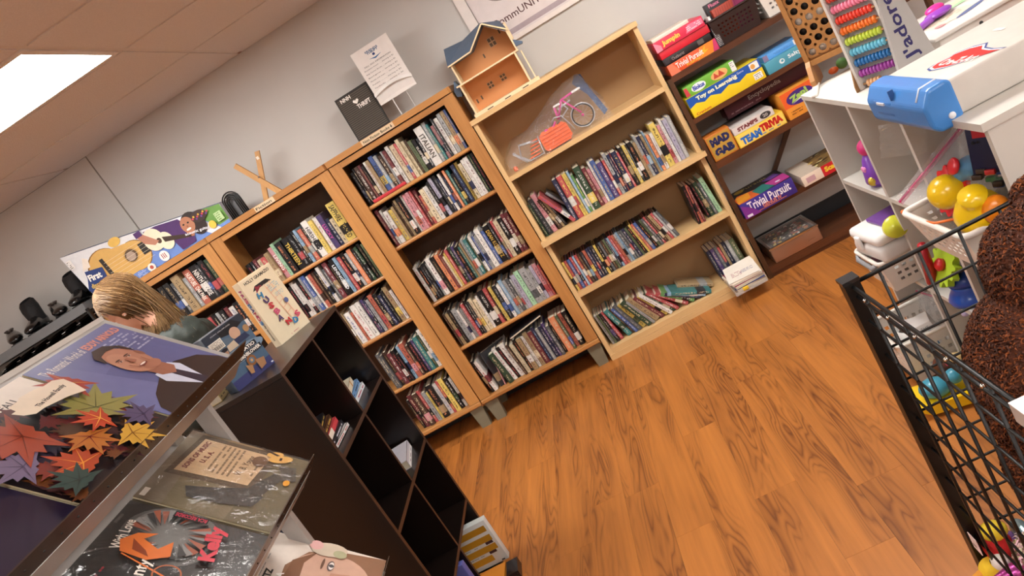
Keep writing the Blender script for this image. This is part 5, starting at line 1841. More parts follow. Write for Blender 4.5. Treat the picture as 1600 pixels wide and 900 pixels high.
def remesh(o, vox, sm=4, disp=0., dsc=.05):
    md = o.modifiers.new('remesh', 'REMESH')
    md.mode = 'VOXEL'
    md.voxel_size = vox
    md.use_smooth_shade = True
    s = o.modifiers.new('smooth', 'SMOOTH')
    s.factor = .6
    s.iterations = sm
    if disp:
        tx = bpy.data.textures.new('folds', 'CLOUDS')
        tx.noise_scale = dsc
        d = o.modifiers.new('folds', 'DISPLACE')
        d.texture = tx
        d.strength = disp
        d.mid_level = .5
    return o


SKIN = mt('#d9a58c', .55, amt=.06, sc=18)
px, py = -1.90, -1.34
t = thing('person', 'person with long light brown hair and dark green jacket, looking down behind the record rack', 'person', (px, py, 0))
hd = Vector((-.050, .0, 1.664))
HM = Matrix.Translation(hd) @ Matrix.Rotation(math.radians(-32), 4, 'Y') @ Matrix.Rotation(math.radians(180), 4, 'Z')    # local +x = face, +z = crown
b = B()
M = HM
# head: cranium, jaw, nose, brow, lips, ears ; face looks along local +x
b.ell((-.012, 0, .028), (.096, .074, .088), SKIN, 24, 16, M)
b.ell((.022, 0, -.03), (.066, .06, .082), SKIN, 24, 16, M)
b.ell((.05, 0, -.092), (.032, .03, .022), SKIN, 14, 10, M)
b.ell((.072, 0, .012), (.018, .05, .018), SKIN, 14, 10, M)
caps(b, M @ Vector((.082, 0, .0)), .009, M @ Vector((.102, 0, -.038)), .013, SKIN)
for s in (-1, 1):
    b.ell((.096, s * .012, -.042), (.010, .008, .007), SKIN, 10, 8, M)
    b.ell((.062, s * .034, -.035), (.02, .018, .02), SKIN, 10, 8, M)
    b.ell((-.006, s * .074, -.012), (.019, .008, .03), SKIN, 14, 10, M)
    b.ell((.0, s * .074, -.036), (.010, .008, .012), SKIN, 10, 8, M)
b.ell((.080, 0, -.066), (.012, .022, .006), SKIN, 12, 8, M)
b.ell((.078, 0, -.076), (.012, .019, .007), SKIN, 12, 8, M)
caps(b, M @ Vector((-.025, 0, -.04)), .05, (.055, 0, 1.47), .056, SKIN)
# trunk and limbs (mostly under the clothes), hands with separate fingers
caps(b, (.055, 0, 1.43), .085, (.04, 0, 1.22), .10, SKIN)
caps(b, (.04, 0, 1.22), .10, (.03, 0, .98), .12, SKIN)
fing = []
for s in (-1, 1):
    sh, el, wr = Vector((.055, s * .165, 1.395)), Vector((.03, s * .215, 1.13)), Vector((-.19, s * .12, 1.15))
    caps(b, (.055, s * .05, 1.42), .05, sh, .047, SKIN)
    caps(b, sh, .047, el, .037, SKIN)
    caps(b, el, .036, wr, .025, SKIN)
    palm = wr + Vector((-.055, -s * .02, .0))
    caps(b, wr, .024, palm, .026, SKIN)
    for q, (dy, ln) in enumerate(((-.027, .062), (-.009, .072), (.009, .068), (.026, .052))):
        r0 = palm + Vector((-.02, dy, 0))
        k1 = r0 + Vector((-ln * .55, dy * .2, .004))
        k2 = k1 + Vector((-ln * .30, -s * .004, .02))
        caps(b, r0, .0095, k1, .0085, SKIN, 8, 3)
        caps(b, k1, .0085, k2, .007, SKIN, 8, 3)
    th0 = wr + Vector((-.02, -s * .018, .012))
    caps(b, th0, .011, th0 + Vector((-.03, -s * .022, .022)), .010, SKIN, 8, 3)
    caps(b, th0 + Vector((-.03, -s * .022, .022)), .010, th0 + Vector((-.058, -s * .02, .03)), .008, SKIN, 8, 3)
    hip, kn, an = Vector((.03, s * .09, .93)), Vector((.01, s * .10, .50)), Vector((.03, s * .11, .09))
    caps(b, hip, .085, kn, .055, SKIN)
    caps(b, kn, .053, an, .036, SKIN)
    caps(b, an, .036, an + Vector((-.13, s * .02, -.055)), .03, SKIN)
body = remesh(b.build('body', t), .0055, 3)
# eyes and brows, lips
b = B()
for s in (-1, 1):
    b.ell((.077, s * .031, -.006), (.013, .014, .010), mt('#ece6e0', .3), 12, 8, M)
    b.ell((.087, s * .031, -.010), (.004, .006, .006), mt('#4a5a5c', .2), 10, 6, M)
b.build('eyes', body)
b = B()
for s in (-1, 1):
    b.tube([M @ Vector((.088, s * .014, .013)), M @ Vector((.090, s * .032, .019)), M @ Vector((.076, s * .052, .013))], [.002, .0035, .0012], mt('#7a5636', .8), 6)
b.build('eyebrows', body)
B().ell((.088, 0, -.069), (.006, .019, .005), mt('#b5645c', .45), 12, 8, M).build('lips', body)
B().ell((-.004, -.083, -.043), (.0028, .0028, .0028), CHROME, 8, 6, M).build('earring', body)
B().ell((-.004, .083, -.043), (.0028, .0028, .0028), CHROME, 8, 6, M).build('earring', body)
# jacket
JK = mt('#262d27', .7, amt=.3, sc=30, bump=.2)
b = B()
caps(b, (.06, 0, 1.40), .118, (.045, 0, 1.22), .125, JK, 14)
caps(b, (.045, 0, 1.22), .125, (.035, 0, .90), .155, JK, 14)
caps(b, (.06, -.09, 1.41), .075, (.06, .09, 1.41), .075, JK, 14)
for s in (-1, 1):
    sh, el, wr = Vector((.055, s * .165, 1.39)), Vector((.03, s * .22, 1.13)), Vector((-.165, s * .132, 1.15))
    caps(b, sh, .068, el, .055, JK, 12)
    caps(b, el, .055, wr, .042, JK, 12)
# raised collar
for k in range(12):
    a = k * PI / 6
    b.ell((.055 + .075 * math.cos(a), .075 * math.sin(a), 1.465), (.028, .028, .03), JK, 8, 6)
remesh(b.build('jacket', t), .011, 3, .02, .05)
TR_ = mt('#2a3348', .8, amt=.15, sc=60)
b = B()
caps(b, (.03, -.06, .94), .11, (.03, .06, .94), .11, TR_, 14)
for s in (-1, 1):
    caps(b, (.03, s * .09, .92), .10, (.01, s * .10, .50), .072, TR_, 14)
    caps(b, (.01, s * .10, .50), .072, (.03, s * .11, .10), .052, TR_, 14)
remesh(b.build('trousers', t), .012, 3, .012, .06)
for s in (-1, 1):
    b = B()
    caps(b, (.05, s * .11, .046), .044, (-.14, s * .13, .038), .036, mt('#d4d0ca', .5), 12)
    b.box((-.17, s * .13 - .03, .0), (.08, s * .11 + .03, .02), mt('#eeeae4', .6))
    b.build('shoe', t)
# hair: shell + long strands falling back over the shoulder
HR = mt('#6c4e2c', .62, amt=.35, sc=70)
HR2 = mt('#7d5d36', .6, amt=.3, sc=70)
b = B()
nu, nv = 40, 26
hm = bmesh.new()
C0, R0_ = Vector((-.016, 0, .024)), Vector((.107, .087, .098))


def hp(th, ph, k=1.):
    return C0 + Vector((R0_.x * math.cos(ph) * math.cos(th) * k, R0_.y * math.cos(ph) * math.sin(th) * k, R0_.z * math.sin(ph) * k))


vs, keep = [], []
for i in range(nv + 1):
    ph = PI / 2 - i * (PI * .98) / nv
    for k in range(nu):
        th = 2 * PI * k / nu
        w_ = 1 + .015 * math.sin(th * 17 + i * .4)
        p_ = hp(th, ph, w_)
        vs.append(M @ p_)
        keep.append(not (p_.x > .030 and p_.z < .062) and not (p_.x > .012 and p_.z < .0) and p_.z > -.085)
fs = []
for i in range(nv):
    for k in range(nu):
        q = (i * nu + k, i * nu + (k + 1) % nu, (i + 1) * nu + (k + 1) % nu, (i + 1) * nu + k)
        if all(keep[j] for j in q):
            fs.append(q)
b.add(vs, fs, HR, True)
rh = random.Random(21)
for k in range(520):
    side = -1 if k % 2 else 1
    th0 = rh.uniform(.35, 2.9) * side
    strand = []
    ph0 = rh.uniform(.9, 1.45)
    endph = rh.uniform(-.9, -.2) if abs(th0) > 1.1 else rh.uniform(-.1, .5)
    sweep = rh.uniform(.3, .9) * side
    lift = rh.uniform(1.01, 1.06)
    n = 9
    for j in range(n):
        u = j / (n - 1)
        ph = ph0 * (1 - u) + endph * u
        th = th0 + sweep * u
        strand.append(M @ hp(th, ph, lift + .02 * math.sin(u * 9 + k)))
    e = strand[-1]
    long_ = abs(th0) > .9
    if long_:
        tgt = Vector((rh.gauss(.09, .016), rh.gauss(-.05 if side < 0 else .06, .02), rh.uniform(1.36, 1.47)))
        if k % 4 == 1:
            tgt = Vector((rh.gauss(.135, .012), rh.gauss(-.06, .012), rh.uniform(1.39, 1.44)))
        for j in range(1, 7):
            u = j / 6
            q = e.lerp(tgt, u)
            q.z -= .02 * math.sin(u * PI) - .012 * math.sin(u * 2 * PI)
            q.x += .018 * math.sin(u * PI)
            strand.append(q)
    m_ = len(strand)
    b.tube(strand, [.0028 * (1 - .85 * abs(2 * j / (m_ - 1) - .45) ** 2 / 2.4) * (1 if j < m_ - 1 else .25) for j in range(m_)], HR if rh.random() < .6 else HR2, 4)
for k in range(640):
    side = -1 if k % 4 else 1
    u0 = rh.uniform(0, 1)
    st = hp((1.15 + 1.2 * u0) * side, rh.uniform(.15, .6), 1.03)
    a_ = M @ st
    e_ = Vector((-.02 + .11 * u0 + rh.uniform(-.01, .01), side * rh.uniform(.055, .085), rh.uniform(1.44, 1.52)))
    mid_ = M @ hp((1.3 + 1.2 * u0) * side, -.35 + rh.uniform(-.2, .2), 1.07)
    pts_ = [a_.lerp(mid_, j / 4) + (a_ - M @ C0).normalized() * .006 * math.sin(PI * j / 4) for j in range(5)] + [mid_.lerp(e_, j / 4) for j in range(1, 5)]
    b.tube(pts_, [.0012, .0028, .003, .003, .0028, .0026, .0022, .0016, .0006], HR if rh.random() < .6 else HR2, 4)
b.build('hair', t)

# ================================================================== THINGS IN THE WHITE CUBES
t = basket('plastic_basket', 'white perforated basket of yellow toys sticking out of the nearest white shelf', (.795, -2.50, .7185), .33, .29, .115, WBK, (10, 8, 4), .82, .016)
t2 = basket('plastic_basket', 'white basket with grey handle in middle row of white cube shelf', (.80, -1.745, .3725), .28, .20, .12, WBK, (8, 6, 3), .85, .014)
B().tube([(-.142, -.07, .112), (-.15, -.06, .10), (-.15, .06, .10), (-.142, .07, .112)], .009, mt('#8b8c90', .4), 8).build('grip', t2)
t3 = basket('plastic_basket', 'white basket of craft jars on bottom row of white cube shelf', (.745, -1.735, .0305), .29, .25, .165, WBK, (8, 7, 3), .85, .014)
B().tube([(-.147, -.08, .155), (-.155, -.07, .14), (-.155, .07, .14), (-.147, .08, .155)], .009, mt('#9a9b9e', .4), 8).build('grip', t3)

YEL = mt('#f0c518', .28, coat=.3)
t = thing('toy_flower', 'glossy yellow tulip-shaped squeaky toy on top of the nearest white basket', 'toy', (.70, -2.60, .845))
b = B()
b.lathe([(.012, -.045), (.035, -.04), (.052, -.015), (.054, .012), (.046, .035), (.030, .05), (.026, .062), (.03, .078)], YEL, 20, rotm('X', 28) @ rotm('Y', -12))
b.build('toy_body', t)
B().ell((.01, -.055, .02), (.03, .022, .034), mt('#f08a1c', .3), 14, 10).build('orange_petal', t)
B().rbox((-.005, -.04, -.045), (.05, .05, .03), .012, YEL).build('foot', t)
t = thing('toy_ball_rattle', 'yellow ball with a red scalloped frill on the nearest white basket', 'toy', (.705, -2.465, .875))
B().ell((0, 0, 0), (.043, .043, .043), YEL, 20, 14).build('ball', t)
b = B()
pts = [((.060 + .005 * math.cos(a * 14)) * math.cos(a), (.060 + .005 * math.cos(a * 14)) * math.sin(a)) for a in [2 * PI * k / 84 for k in range(84)]]
Mr = rotm('Y', -65) @ rotm('X', 10)
b.prism(pts, (0, 0, -.012), (1, 0, 0), (0, 1, 0), (0, 0, .012), mt('#cc2027', .35), Matrix.Translation((.012, .010, -.006)) @ Mr)
b.build('scalloped_frill', t)
t = thing('toy_bus', 'blue toy piece with two red round buttons behind the yellow toys', 'toy', (.745, -2.45, .868))
b = B()
caps(b, (0, .03, 0), .024, (.01, -.06, .055), .027, mt('#5a93c0', .4), 14)
b.build('toy_body', t)
for y, z in ((.0, .036), (-.055, .072)):
    B().lathe([(.019, 0), (.021, .006), (.017, .010)], mt('#cf2430', .3), 16, Matrix.Translation((-.018, y - .004, z)) @ rotm('Y', -60)).build('button', t)

# zip bags
def bag(name, label, loc, rot, wx, wz, d, zipcol, m=ZIPF, stuff=None, seed=1):
    t = thing(name, label, 'toy bag', loc, rot)
    r = random.Random(seed)
    nx, nz = 16, 14
    b = B()
    for s in (-1, 1):
        vs = []
        for i in range(nx + 1):
            for k in range(nz + 1):
                u, v = i / nx, k / nz
                bul = d * math.sin(PI * u) ** .6 * math.sin(PI * min(1, v * 1.05)) ** .5 if 0 < u < 1 and 0 < v < .95 else 0
                vs.append(((u - .5) * wx + r.uniform(-1, 1) * .003, s * (bul * .5 + .001) + r.uniform(-1, 1) * .004 * (bul > 0), v * wz + r.uniform(-1, 1) * .002))
        b.add(vs, [(i * (nz + 1) + k, (i + 1) * (nz + 1) + k, (i + 1) * (nz + 1) + k + 1, i * (nz + 1) + k + 1) for i in range(nx) for k in range(nz)], m, True)
    b.build('bag_film', t)
    if zipcol:
        b = B()
        b.tube([(-wx / 2, .0, wz * .93), (wx / 2, .0, wz * .93)], .0035, mt(zipcol, .3), 6)
        b.box((-wx / 2, -.0016, wz * .885), (wx / 2, .0016, wz * .955), film('zip_' + zipcol[1:] + name, zipcol, .45, .2))
        b.build('zip_strip', t)
    if stuff:
        stuff(t)
    return t


def st_a(t):
    b = B()
    b.rbox((.02, 0, .08), (.14, .02, .10), .008, mt('#e8e6e8', .5)).build('white_card', t)
    b = B()
    b.rbox((-.05, 0, .05), (.06, .025, .05), .01, mt('#4c3a30', .5)).build('brown_toy', t)


P0_, P1_ = Vector((.672, -2.322, .862)), Vector((.83, -2.362, .962))
zt_ = bag('zip_bag', 'zip bag with bright pink closure leaning in nearest white basket', (0, 0, 0), (0, 0, 0), .25, .20, .03, '#d8347c', stuff=st_a, seed=3)
U_ = (P1_ - P0_).normalized()
F_ = (Vector((0, -4.3, 1.65)) - P0_).normalized()
D_ = U_.cross(F_).normalized() * -1
if D_.z > 0:
    D_ = -D_
Zc_ = -D_
Yc_ = Zc_.cross(U_)
Mz_ = Matrix((U_, Yc_, Zc_)).transposed().to_4x4()
Mz_.translation = (P0_ + P1_) / 2 + D_ * .185
zt_.rotation_euler = Mz_.to_euler()
zt_.location = Mz_.translation


def st_c(t):
    B().rbox((.0, 0, .11), (.11, .018, .13), .004, mt('#141a40', .4)).build('header_card', t)
    p = Pr((-.05, -.0098, .05), (.1, 0, 0), (0, 0, .12))
    p.txt('CREATO', .6, .33, .52, .22, '#cfd2da', -90, .03).rect(.1, .68, .9, .98, '#c0202c').ell(.5, .83, .2, .1, '#e8e0dc').txt('6+', .15, .6, .2, .08, '#101014', 0, .03)
    p.build(t)
    b = B()
    r = random.Random(6)
    for k in range(16):
        b.rbox((r.uniform(-.05, .05), r.uniform(-.01, .01), r.uniform(.01, .06)), (.022, .016, .012), .002, mt(r.choice(['#7a4a20', '#2a6a3a', '#c83030', '#d8b030', '#2a4a90', '#3a2a22']), .35), rotm('Z', 0))
    o = b.build('building_bricks', t)
    o['kind'] = 'stuff'


bag('building_set_bag', 'clear bag of building bricks with navy card lettered Creato in nearest white shelf', (.775, -2.575, .86), (math.radians(-8), math.radians(6), math.radians(-52)), .15, .19, .008, None, FILM, stuff=st_c, seed=8)
bag('zip_bag', 'zip bag with purple closure along the wall of nearest white basket', (.86, -2.585, .775), (math.radians(75), 0, math.radians(82)), .26, .11, .02, '#9a3a9c', seed=5)
b = B()
b.tube([(.632, -2.36, .836), (.628, -2.43, .832), (.632, -2.52, .842), (.66, -2.57, .850)], .0035, mt('#e0702c', .4), 8).ell((.632, -2.356, .836), (.006, .006, .006), mt('#e0702c', .4))
b.build('orange_cord', loc=(.632, -2.45, .832), label='orange cord draped over the rim of nearest white basket', cat='cord')

t = thing('toy_figure', 'small purple doll toy with gold trim in top left white cube', 'toy', (.80, -1.775, .7185))
PU = mt('#7a3fb0', .35, coat=.2)
B().lathe([(.03, 0), (.045, .02), (.04, .06), (.028, .10), (.012, .125)], PU, 16).build('dress', t)
B().ell((-.028, -.02, .028), (.018, .014, .018), mt('#c9b040', .3, .4), 12, 8).build('gold_shoe', t)
B().ell((.0, .0, .135), (.028, .03, .03), mt('#d0387c', .4), 14, 10).build('pink_hair', t)
B().rbox((-.03, .0, .07), (.02, .03, .02), .006, mt('#e08ac0', .4)).build('pink_bow', t)

t = thing('blocks_pile', 'cream and orange toy blocks just behind divider of top white cube', 'toy', (.85, -2.2, .7185))
for k, (y, z, c) in enumerate(((0, .0, '#e6d4ba'), (.01, .03, '#e0c8a8'), (-.02, .062, '#d8a070'))):
    B().rbox((0, y, z + .014), (.05, .07, .027), .004, mt(c, .6)).build('block', t)

# latch box on basket in the middle row
t = thing('craft_case', 'white plastic craft case with latch lying on the middle row basket', 'case', (.80, -1.77, .4965), (0, 0, math.radians(6)))
B().rbox((0, 0, .03), (.27, .19, .058), .016, mt('#d9d6d4', .35)).build('case_bottom', t)
B().rbox((0, 0, .082), (.272, .192, .044), .018, mt('#e4e1df', .35)).build('case_lid', t)
B().rbox((-.139, .03, .062), (.012, .032, .05), .005, mt('#e9e6e3', .35)).build('latch', t)
B().rbox((.02, -.02, .112), (.20, .14, .014), .005, mt('#6a3f8c', .4)).build('purple_sheet', t)
t = thing('toy_cup', 'translucent yellow green cup toy beside the white craft case', 'toy', (.74, -1.89, .61))
B().lathe([(.022, -.03), (.034, -.01), (.038, .015), (.036, .025)], mt('#cfd03c', .25, coat=.3), 16, rotm('X', 70)).build('cup', t)
B().lathe([(.02, 0), (.012, .15)], mt('#b3202c', .35), 12, Matrix.Translation((.735, -2.03, .45)) @ rotm('X', 14)).build('toy_cone', loc=(.735, -2.03, .374), label='tall dark red cone toy under the yellow green cup', cat='toy')
# contents of basket 2
t = thing('toy_bag', 'bag of pink and purple trinkets inside the middle row basket', 'toy bag', (.78, -1.745, .385))
r = random.Random(3)
b = B()
for k in range(26):
    b.ell((r.uniform(-.11, .08), r.uniform(-.07, .07), r.uniform(.03, .095)), (r.uniform(.008, .02),) * 3, mt(r.choice(['#d04a90', '#8a3a8c', '#e88ab0', '#4a6a7c', '#b8c8d0', '#6a3a70']), .3), 10, 6)
o = b.build('trinkets', t)
o['kind'] = 'stuff'
b = B()
vs = [((i / 8 - .5) * .23, (k / 8 - .5) * .16, .09 + r.uniform(0, .022)) for i in range(9) for k in range(9)]
b.add(vs, [(i * 9 + k, (i + 1) * 9 + k, (i + 1) * 9 + k + 1, i * 9 + k + 1) for i in range(8) for k in range(8)], FILM, True)
b.build('bag_film', t)

# gear toy on blue base (middle row, second column)
t = thing('gear_toy', 'green gear toy with red hub on a round blue base in white cube shelf', 'toy', (.80, -2.09, .3725))
GG = mt('#a8c832', .35)
B().lathe([(.062, 0), (.066, .012), (.058, .03), (.045, .05), (.05, .06)], mt('#1f4fb0', .3, coat=.3), 24).build('base', t)
B().lathe([(.048, .06), (.052, .075), (.036, .10)], mt('#1c3f94', .3), 20).build('cup', t)
pts = [((.062 + .008 * (1 if k % 4 < 2 else -1)) * math.cos(2 * PI * k / 48), (.062 + .008 * (1 if k % 4 < 2 else -1)) * math.sin(2 * PI * k / 48)) for k in range(48)]
Mg = Matrix.Translation((-.03, .01, .135)) @ rotm('Y', -62)
B().prism(pts, (0, 0, -.01), (1, 0, 0), (0, 1, 0), (0, 0, .02), GG, Mg).build('gear', t)
B().lathe([(.018, 0), (.02, .012), (.012, .02)], mt('#d02a2c', .3), 16, Mg @ Matrix.Translation((0, 0, .01))).build('hub', t)

# bottom basket contents
t = thing('craft_jar', 'white round craft jar with open lid in the bottom basket', 'jar', (.70, -1.72, .10))
B().lathe([(.045, -.05), (.05, 0), (.05, .075), (.046, .075), (.044, .02)], mt('#e9e7e5', .35), 20).build('jar', t)
B().lathe([(.04, .06), (.02, .062)], mt('#4a5458', .4), 20).build('contents', t)
B().ell((-.045, -.025, .02), (.006, .014, .014), mt('#3a9a5c', .4), 10, 6).build('green_dot', t)
t = thing('craft_box', 'white box printed with a blue dog in the bottom basket', 'box', (.735, -1.80, .12), (math.radians(8), math.radians(-12), math.radians(-20)))
B().cbox((0, 0, .05), (.07, .06, .12), mt('#e8e6e4', .4), None, .002).build('carton', t)
p = Pr((-.035, -.0305, -.01), (.07, 0, 0), (0, 0, .12))
p.ell(.45, .4, .3, .2, '#4a8cc0').ell(.7, .62, .16, .1, '#4a8cc0').rect(.2, .1, .32, .3, '#4a8cc0').rect(.6, .1, .7, .3, '#4a8cc0').txt('THE', .6, .85, .4, .08, '#5a5a60')
p.build(t)
bag('zip_bag', 'zip bag of grey oddments with pink closure in the bottom basket', (.80, -1.70, .10), (math.radians(12), 0, math.radians(100)), .20, .13, .04, '#c83a6c', seed=11)
t = thing('bubble_bottle', 'lavender looped toy wand in the bottom cube behind the bear', 'toy', (.78, -2.15, .20))
B().tube(circ((0, 0, .08), .055, 24), .006, mt('#b7a8d8', .35), 8, None, False, True).ell((-.02, .06, .14), (.012, .012, .012), mt('#c9bfe6', .3), 12, 8).build('loop', t)
# toy boat tray on the floor
t = thing('toy_boat', 'yellow toy boat tray with teal turtle and brown monkey, low beside bottom basket', 'toy', (.655, -1.965, .012), (0, 0, math.radians(-15)))
B().prism([(-.10, .02), (-.07, 0), (.10, 0), (.13, .035), (.125, .04), (-.10, .035)], (0, -.07, .0), (1, 0, 0), (0, 0, 1), (0, .14, 0), YEL).build('tray', t)
TQ = mt('#3f93ac', .35, coat=.2)
B().ell((-.03, -.02, .065), (.052, .04, .034), TQ, 16, 10).build('turtle_body', t)
B().ell((.035, -.02, .085), (.028, .026, .026), TQ, 14, 10).build('turtle_head', t)
b = B()
b.ell((.03, .04, .10), (.04, .03, .035), mt('#5a2c18', .5), 14, 10).ell((.06, .02, .125), (.03, .018, .014), mt('#e8c890', .5), 12, 8).ell((.035, .02, .11), (.012, .01, .012), mt('#d8506c', .4), 10, 6)
b.build('monkey', t)
b = B()
caps(b, (.09, -.03, .04), .012, (.11, -.05, .085), .02, GG)
b.ell((.12, -.03, .06), (.025, .012, .018), GG)
b.build('green_leaf', t)

# ================================================================== ON TOP OF THE WHITE CUBES
# four-in-a-row wooden game frame
t = thing('wooden_game', 'wooden four-in-a-row game frame with grid of round holes on white cube shelf', 'game', (.89, -1.54, 1.0605), (0, 0, math.radians(-28)))
for x in (-.075, .20):
    b = B()
    pts = [(-.075, 0), (.075, 0), (.08, .03), (.05, .075), (.03, .09), (.03, .40), (-.03, .40), (-.03, .09), (-.05, .075), (-.08, .03)]
    b.prism(pts, (x, 0, 0), (0, 1, 0), (0, 0, 1), (.016, 0, 0), TOYW)
    b.build('end_post', t)
gx0, gx1, gz0, gz1 = -.058, .199, .095, .36
NX_, NZ_ = 7, 7
for yy in (-.022, .016):
    b = B()
    cw, ch = (gx1 - gx0) / NX_, (gz1 - gz0) / NZ_
    for i in range(NX_):
        for k in range(NZ_):
            cx_, cz_ = gx0 + cw * (i + .5), gz0 + ch * (k + .5)
            n = 16
            rr_ = .0125
            vs, fs = [], []
            for q in range(n):
                a = 2 * PI * (q + .5) / n
                ca, sa = math.cos(a), math.sin(a)
                s_ = max(abs(ca) / (cw / 2), abs(sa) / (ch / 2))
                vs += [(cx_ + ca / s_, yy, cz_ + sa / s_), (cx_ + rr_ * ca, yy, cz_ + rr_ * sa), (cx_ + rr_ * ca, yy + .006, cz_ + rr_ * sa), (cx_ + ca / s_, yy + .006, cz_ + sa / s_)]
            for q in range(n):
                j = (q + 1) % n
                fs += [(4 * q, 4 * j, 4 * j + 1, 4 * q + 1), (4 * q + 1, 4 * j + 1, 4 * j + 2, 4 * q + 2), (4 * q + 3, 4 * q + 2, 4 * j + 2, 4 * j + 3)]
            b.add(vs, fs, TOYW)
    b.build('hole_panel', t)
b = B()
b.box((gx0, -.014, .088), (gx1, .016, .096), TOYW).box((gx0, -.03, .07), (gx1, .03, .088), TOYW)
b.build('bottom_rail', t)
DW = mt('#e6ddd2', .4)
DK_ = mt('#1c1a1a', .4)
b, b2 = B(), B()
for i in range(NX_):
    for k in range(NZ_):
        c = (gx0 + cw * (i + .5), -.004, gz0 + ch * (k + .5))
        B().lathe([(.0155, -.003), (.0155, .003)], DW if (i * 3 + k * 2) % 3 == 0 else DK_, 12, Matrix.Translation(c) @ rotm('X', 90)).build('counter', t)
t = thing('remote_lid', 'slim white plastic lid resting on the edge of white cube shelf', 'lid', (.785, -1.60, 1.0605), (0, 0, math.radians(66)))
B().rbox((0, 0, .006), (.17, .022, .012), .004, WPLA).build('lid', t)
t = thing('small_ball_toy', 'small green and orange ball toy peeking beneath the wooden game frame', 'toy', (.93, -1.50, 1.0605))
B().ell((0, 0, .02), (.02, .02, .02), mt('#5a8a4a', .4), 12, 8).ell((-.035, -.0, .012), (.018, .016, .012), mt('#e0662c', .4), 12, 8).build('ball', t)

# abacus with a bag board on its side
t = thing('abacus', 'white framed abacus with eight rows of coloured beads on white cube shelf', 'toy', (.818, -1.906, 1.0605), (math.radians(0), 0, math.atan2(-.116, .085)))
BW = mt('#d9d4ce', .45)
H_ = .345
B().box((-.004, -.006, 0), (.004, .03, H_), BW).build('frame_side', t)
B().box((.140, -.006, 0), (.148, .03, H_), BW).build('frame_side', t)
B().box((.004, .024, .0), (.140, .03, H_), mt('#b9b6b4', .5)).build('back_board', t)
B().prism([(-.02, 0), (.03, 0), (.03, .06), (0, .08), (-.02, .02)], (-.008, .0, 0), (0, 1, 0), (0, 0, 1), (.004, 0, 0), mt('#8a6238', .5)).build('foot', t)
BC_ = ['#d9a878', '#9a3a98', '#1f6aa8', '#6cc0dc', '#c3d848', '#f07a28', '#e8402c', '#f08aa8', '#d84a3a']
for k, c in enumerate(BC_):
    z = .012 + k * .0345
    B().tube([(.004, .009, z), (.140, .009, z)], .0035, mt('#d9a878', .5), 8).build('rod', t)
    for q in range(4 if k == 0 else 10):
        o = B().lathe([(.005, -.0055), (.0105, -.0035), (.0125, 0), (.0105, .0035), (.005, .0055)], mt(c, .3, coat=.3), 12, Matrix.Translation((.013 + q * .0115 + (.0 if k else .01), .009, z)) @ rotm('Y', 90)).build('bead', t)
t = thing('lettered_board', 'grey tapered wooden board lettered J\'adore leaning beside the abacus', 'board', (.872, -2.055, 1.0605), (math.radians(-4), 0, math.radians(8)))
b = B()
GB = mt('#a9a5a2', .55, amt=.12, sc=8)
b.prism([(0, 0), (.122, 0), (.10, .23), (.08, .34), (.05, .34), (.035, .23)], (0, 0, 0), (1, 0, 0), (0, 0, 1), (0, .012, 0), GB)
b.build('board', t)
p = Pr((0, -.0004, 0), (.12, 0, 0), (0, 0, .36))
p.txt('J\'adore', .50, .385, .55, .40, '#221c58', 90, .02)
p.lines(.48, .78, .66, .84, 4, '#e8e4e0', 5, .95)
p.build(t, 'lettering')

# white light-board box with blue handle cap, plus a second white easel box behind
t = thing('drawing_light_box', 'long white craft box with bright blue latch end and red logo, jutting off white shelf', 'box', (.72, -2.465, 1.0795), (0, 0, math.radians(-1)))
b = B()
b.cbox((.30, 0, .041), (.60, .30, .082), mt('#cfc9c1', .35), None, .006)
b.build('carton', t)
BLU = mt('#3f83cc', .35, coat=.25)
b = B()
pr_ = [(-.03, -.016), (.012, -.018), (.026, .002), (.026, .080), (.012, .088), (-.026, .085), (-.048, .05), (-.046, .0)]
b.prism(pr_, (0, -.152, 0), (1, 0, 0), (0, 0, 1), (0, .304, 0), BLU)
o = b.build('latch_end', t)
bv = o.modifiers.new('bevel', 'BEVEL')
bv.width = .008
bv.segments = 3
b = B()
b.box((-.046, .0, .060), (-.034, .004, .084), mt('#244f86', .5)).box((-.0505, .045, .046), (-.047, .085, .052), mt('#d9dce6', .4))
b.tube([(-.042, -.115, .062), (-.026, -.115, .086), (.012, -.115, .0885)], .002, mt('#e8eef6', .3), 6)
b.build('seam', t)
B().rbox((-.041, .06, .035), (.012, .10, .04), .004, mt('#3878c0', .35)).build('catch', t)
B().lathe([(.008, 0), (.007, .003)], mt('#e8eaee', .3), 12, Matrix.Translation((.0, -.153, .010)) @ rotm('X', 90)).build('pin', t)
p = Pr((.03, .15, .0825), (0, -.30, 0), (.56, 0, 0))
Lg = [(.16, .30), (.18, .22), (.26, .19), (.36, .24), (.46, .34), (.60, .52), (.66, .60), (.54, .58), (.42, .60), (.34, .68), (.24, .62), (.17, .50), (.19, .42)]
Lg = [(.46 + (u - .16) * 1.0, .05 + (v - .19) * .36) for u, v in Lg]
gw = [(.71 + (u - .71) * 1.10, .124 + (v - .124) * 1.25) for u, v in Lg]
p.poly(gw, '#3a4f8c').poly([(.71 + (u - .71) * 1.05, .124 + (v - .124) * 1.13) for u, v in Lg], '#eceaf0').poly(Lg, '#d0241f')
p.txt('Cra-Z-Art', .68, .118, .36, .055, '#f4efea', 14, .03).rect(.40, .34, .52, .36, '#f6f3ee').rect(.40, .62, .5, .66, '#f2eee8')
p.build(t)
bag('small_clear_bag', 'small crumpled clear bag hanging under the blue latch end', (.672, -2.40, .985), (0, math.radians(18), math.radians(-24)), .10, .085, .012, None, FILM, seed=14)
t = thing('drawing_easel', 'white tabletop easel box printed with pastel art lying on white cube shelf', 'box', (1.03, -2.02, 1.0605), (0, 0, math.radians(2)))
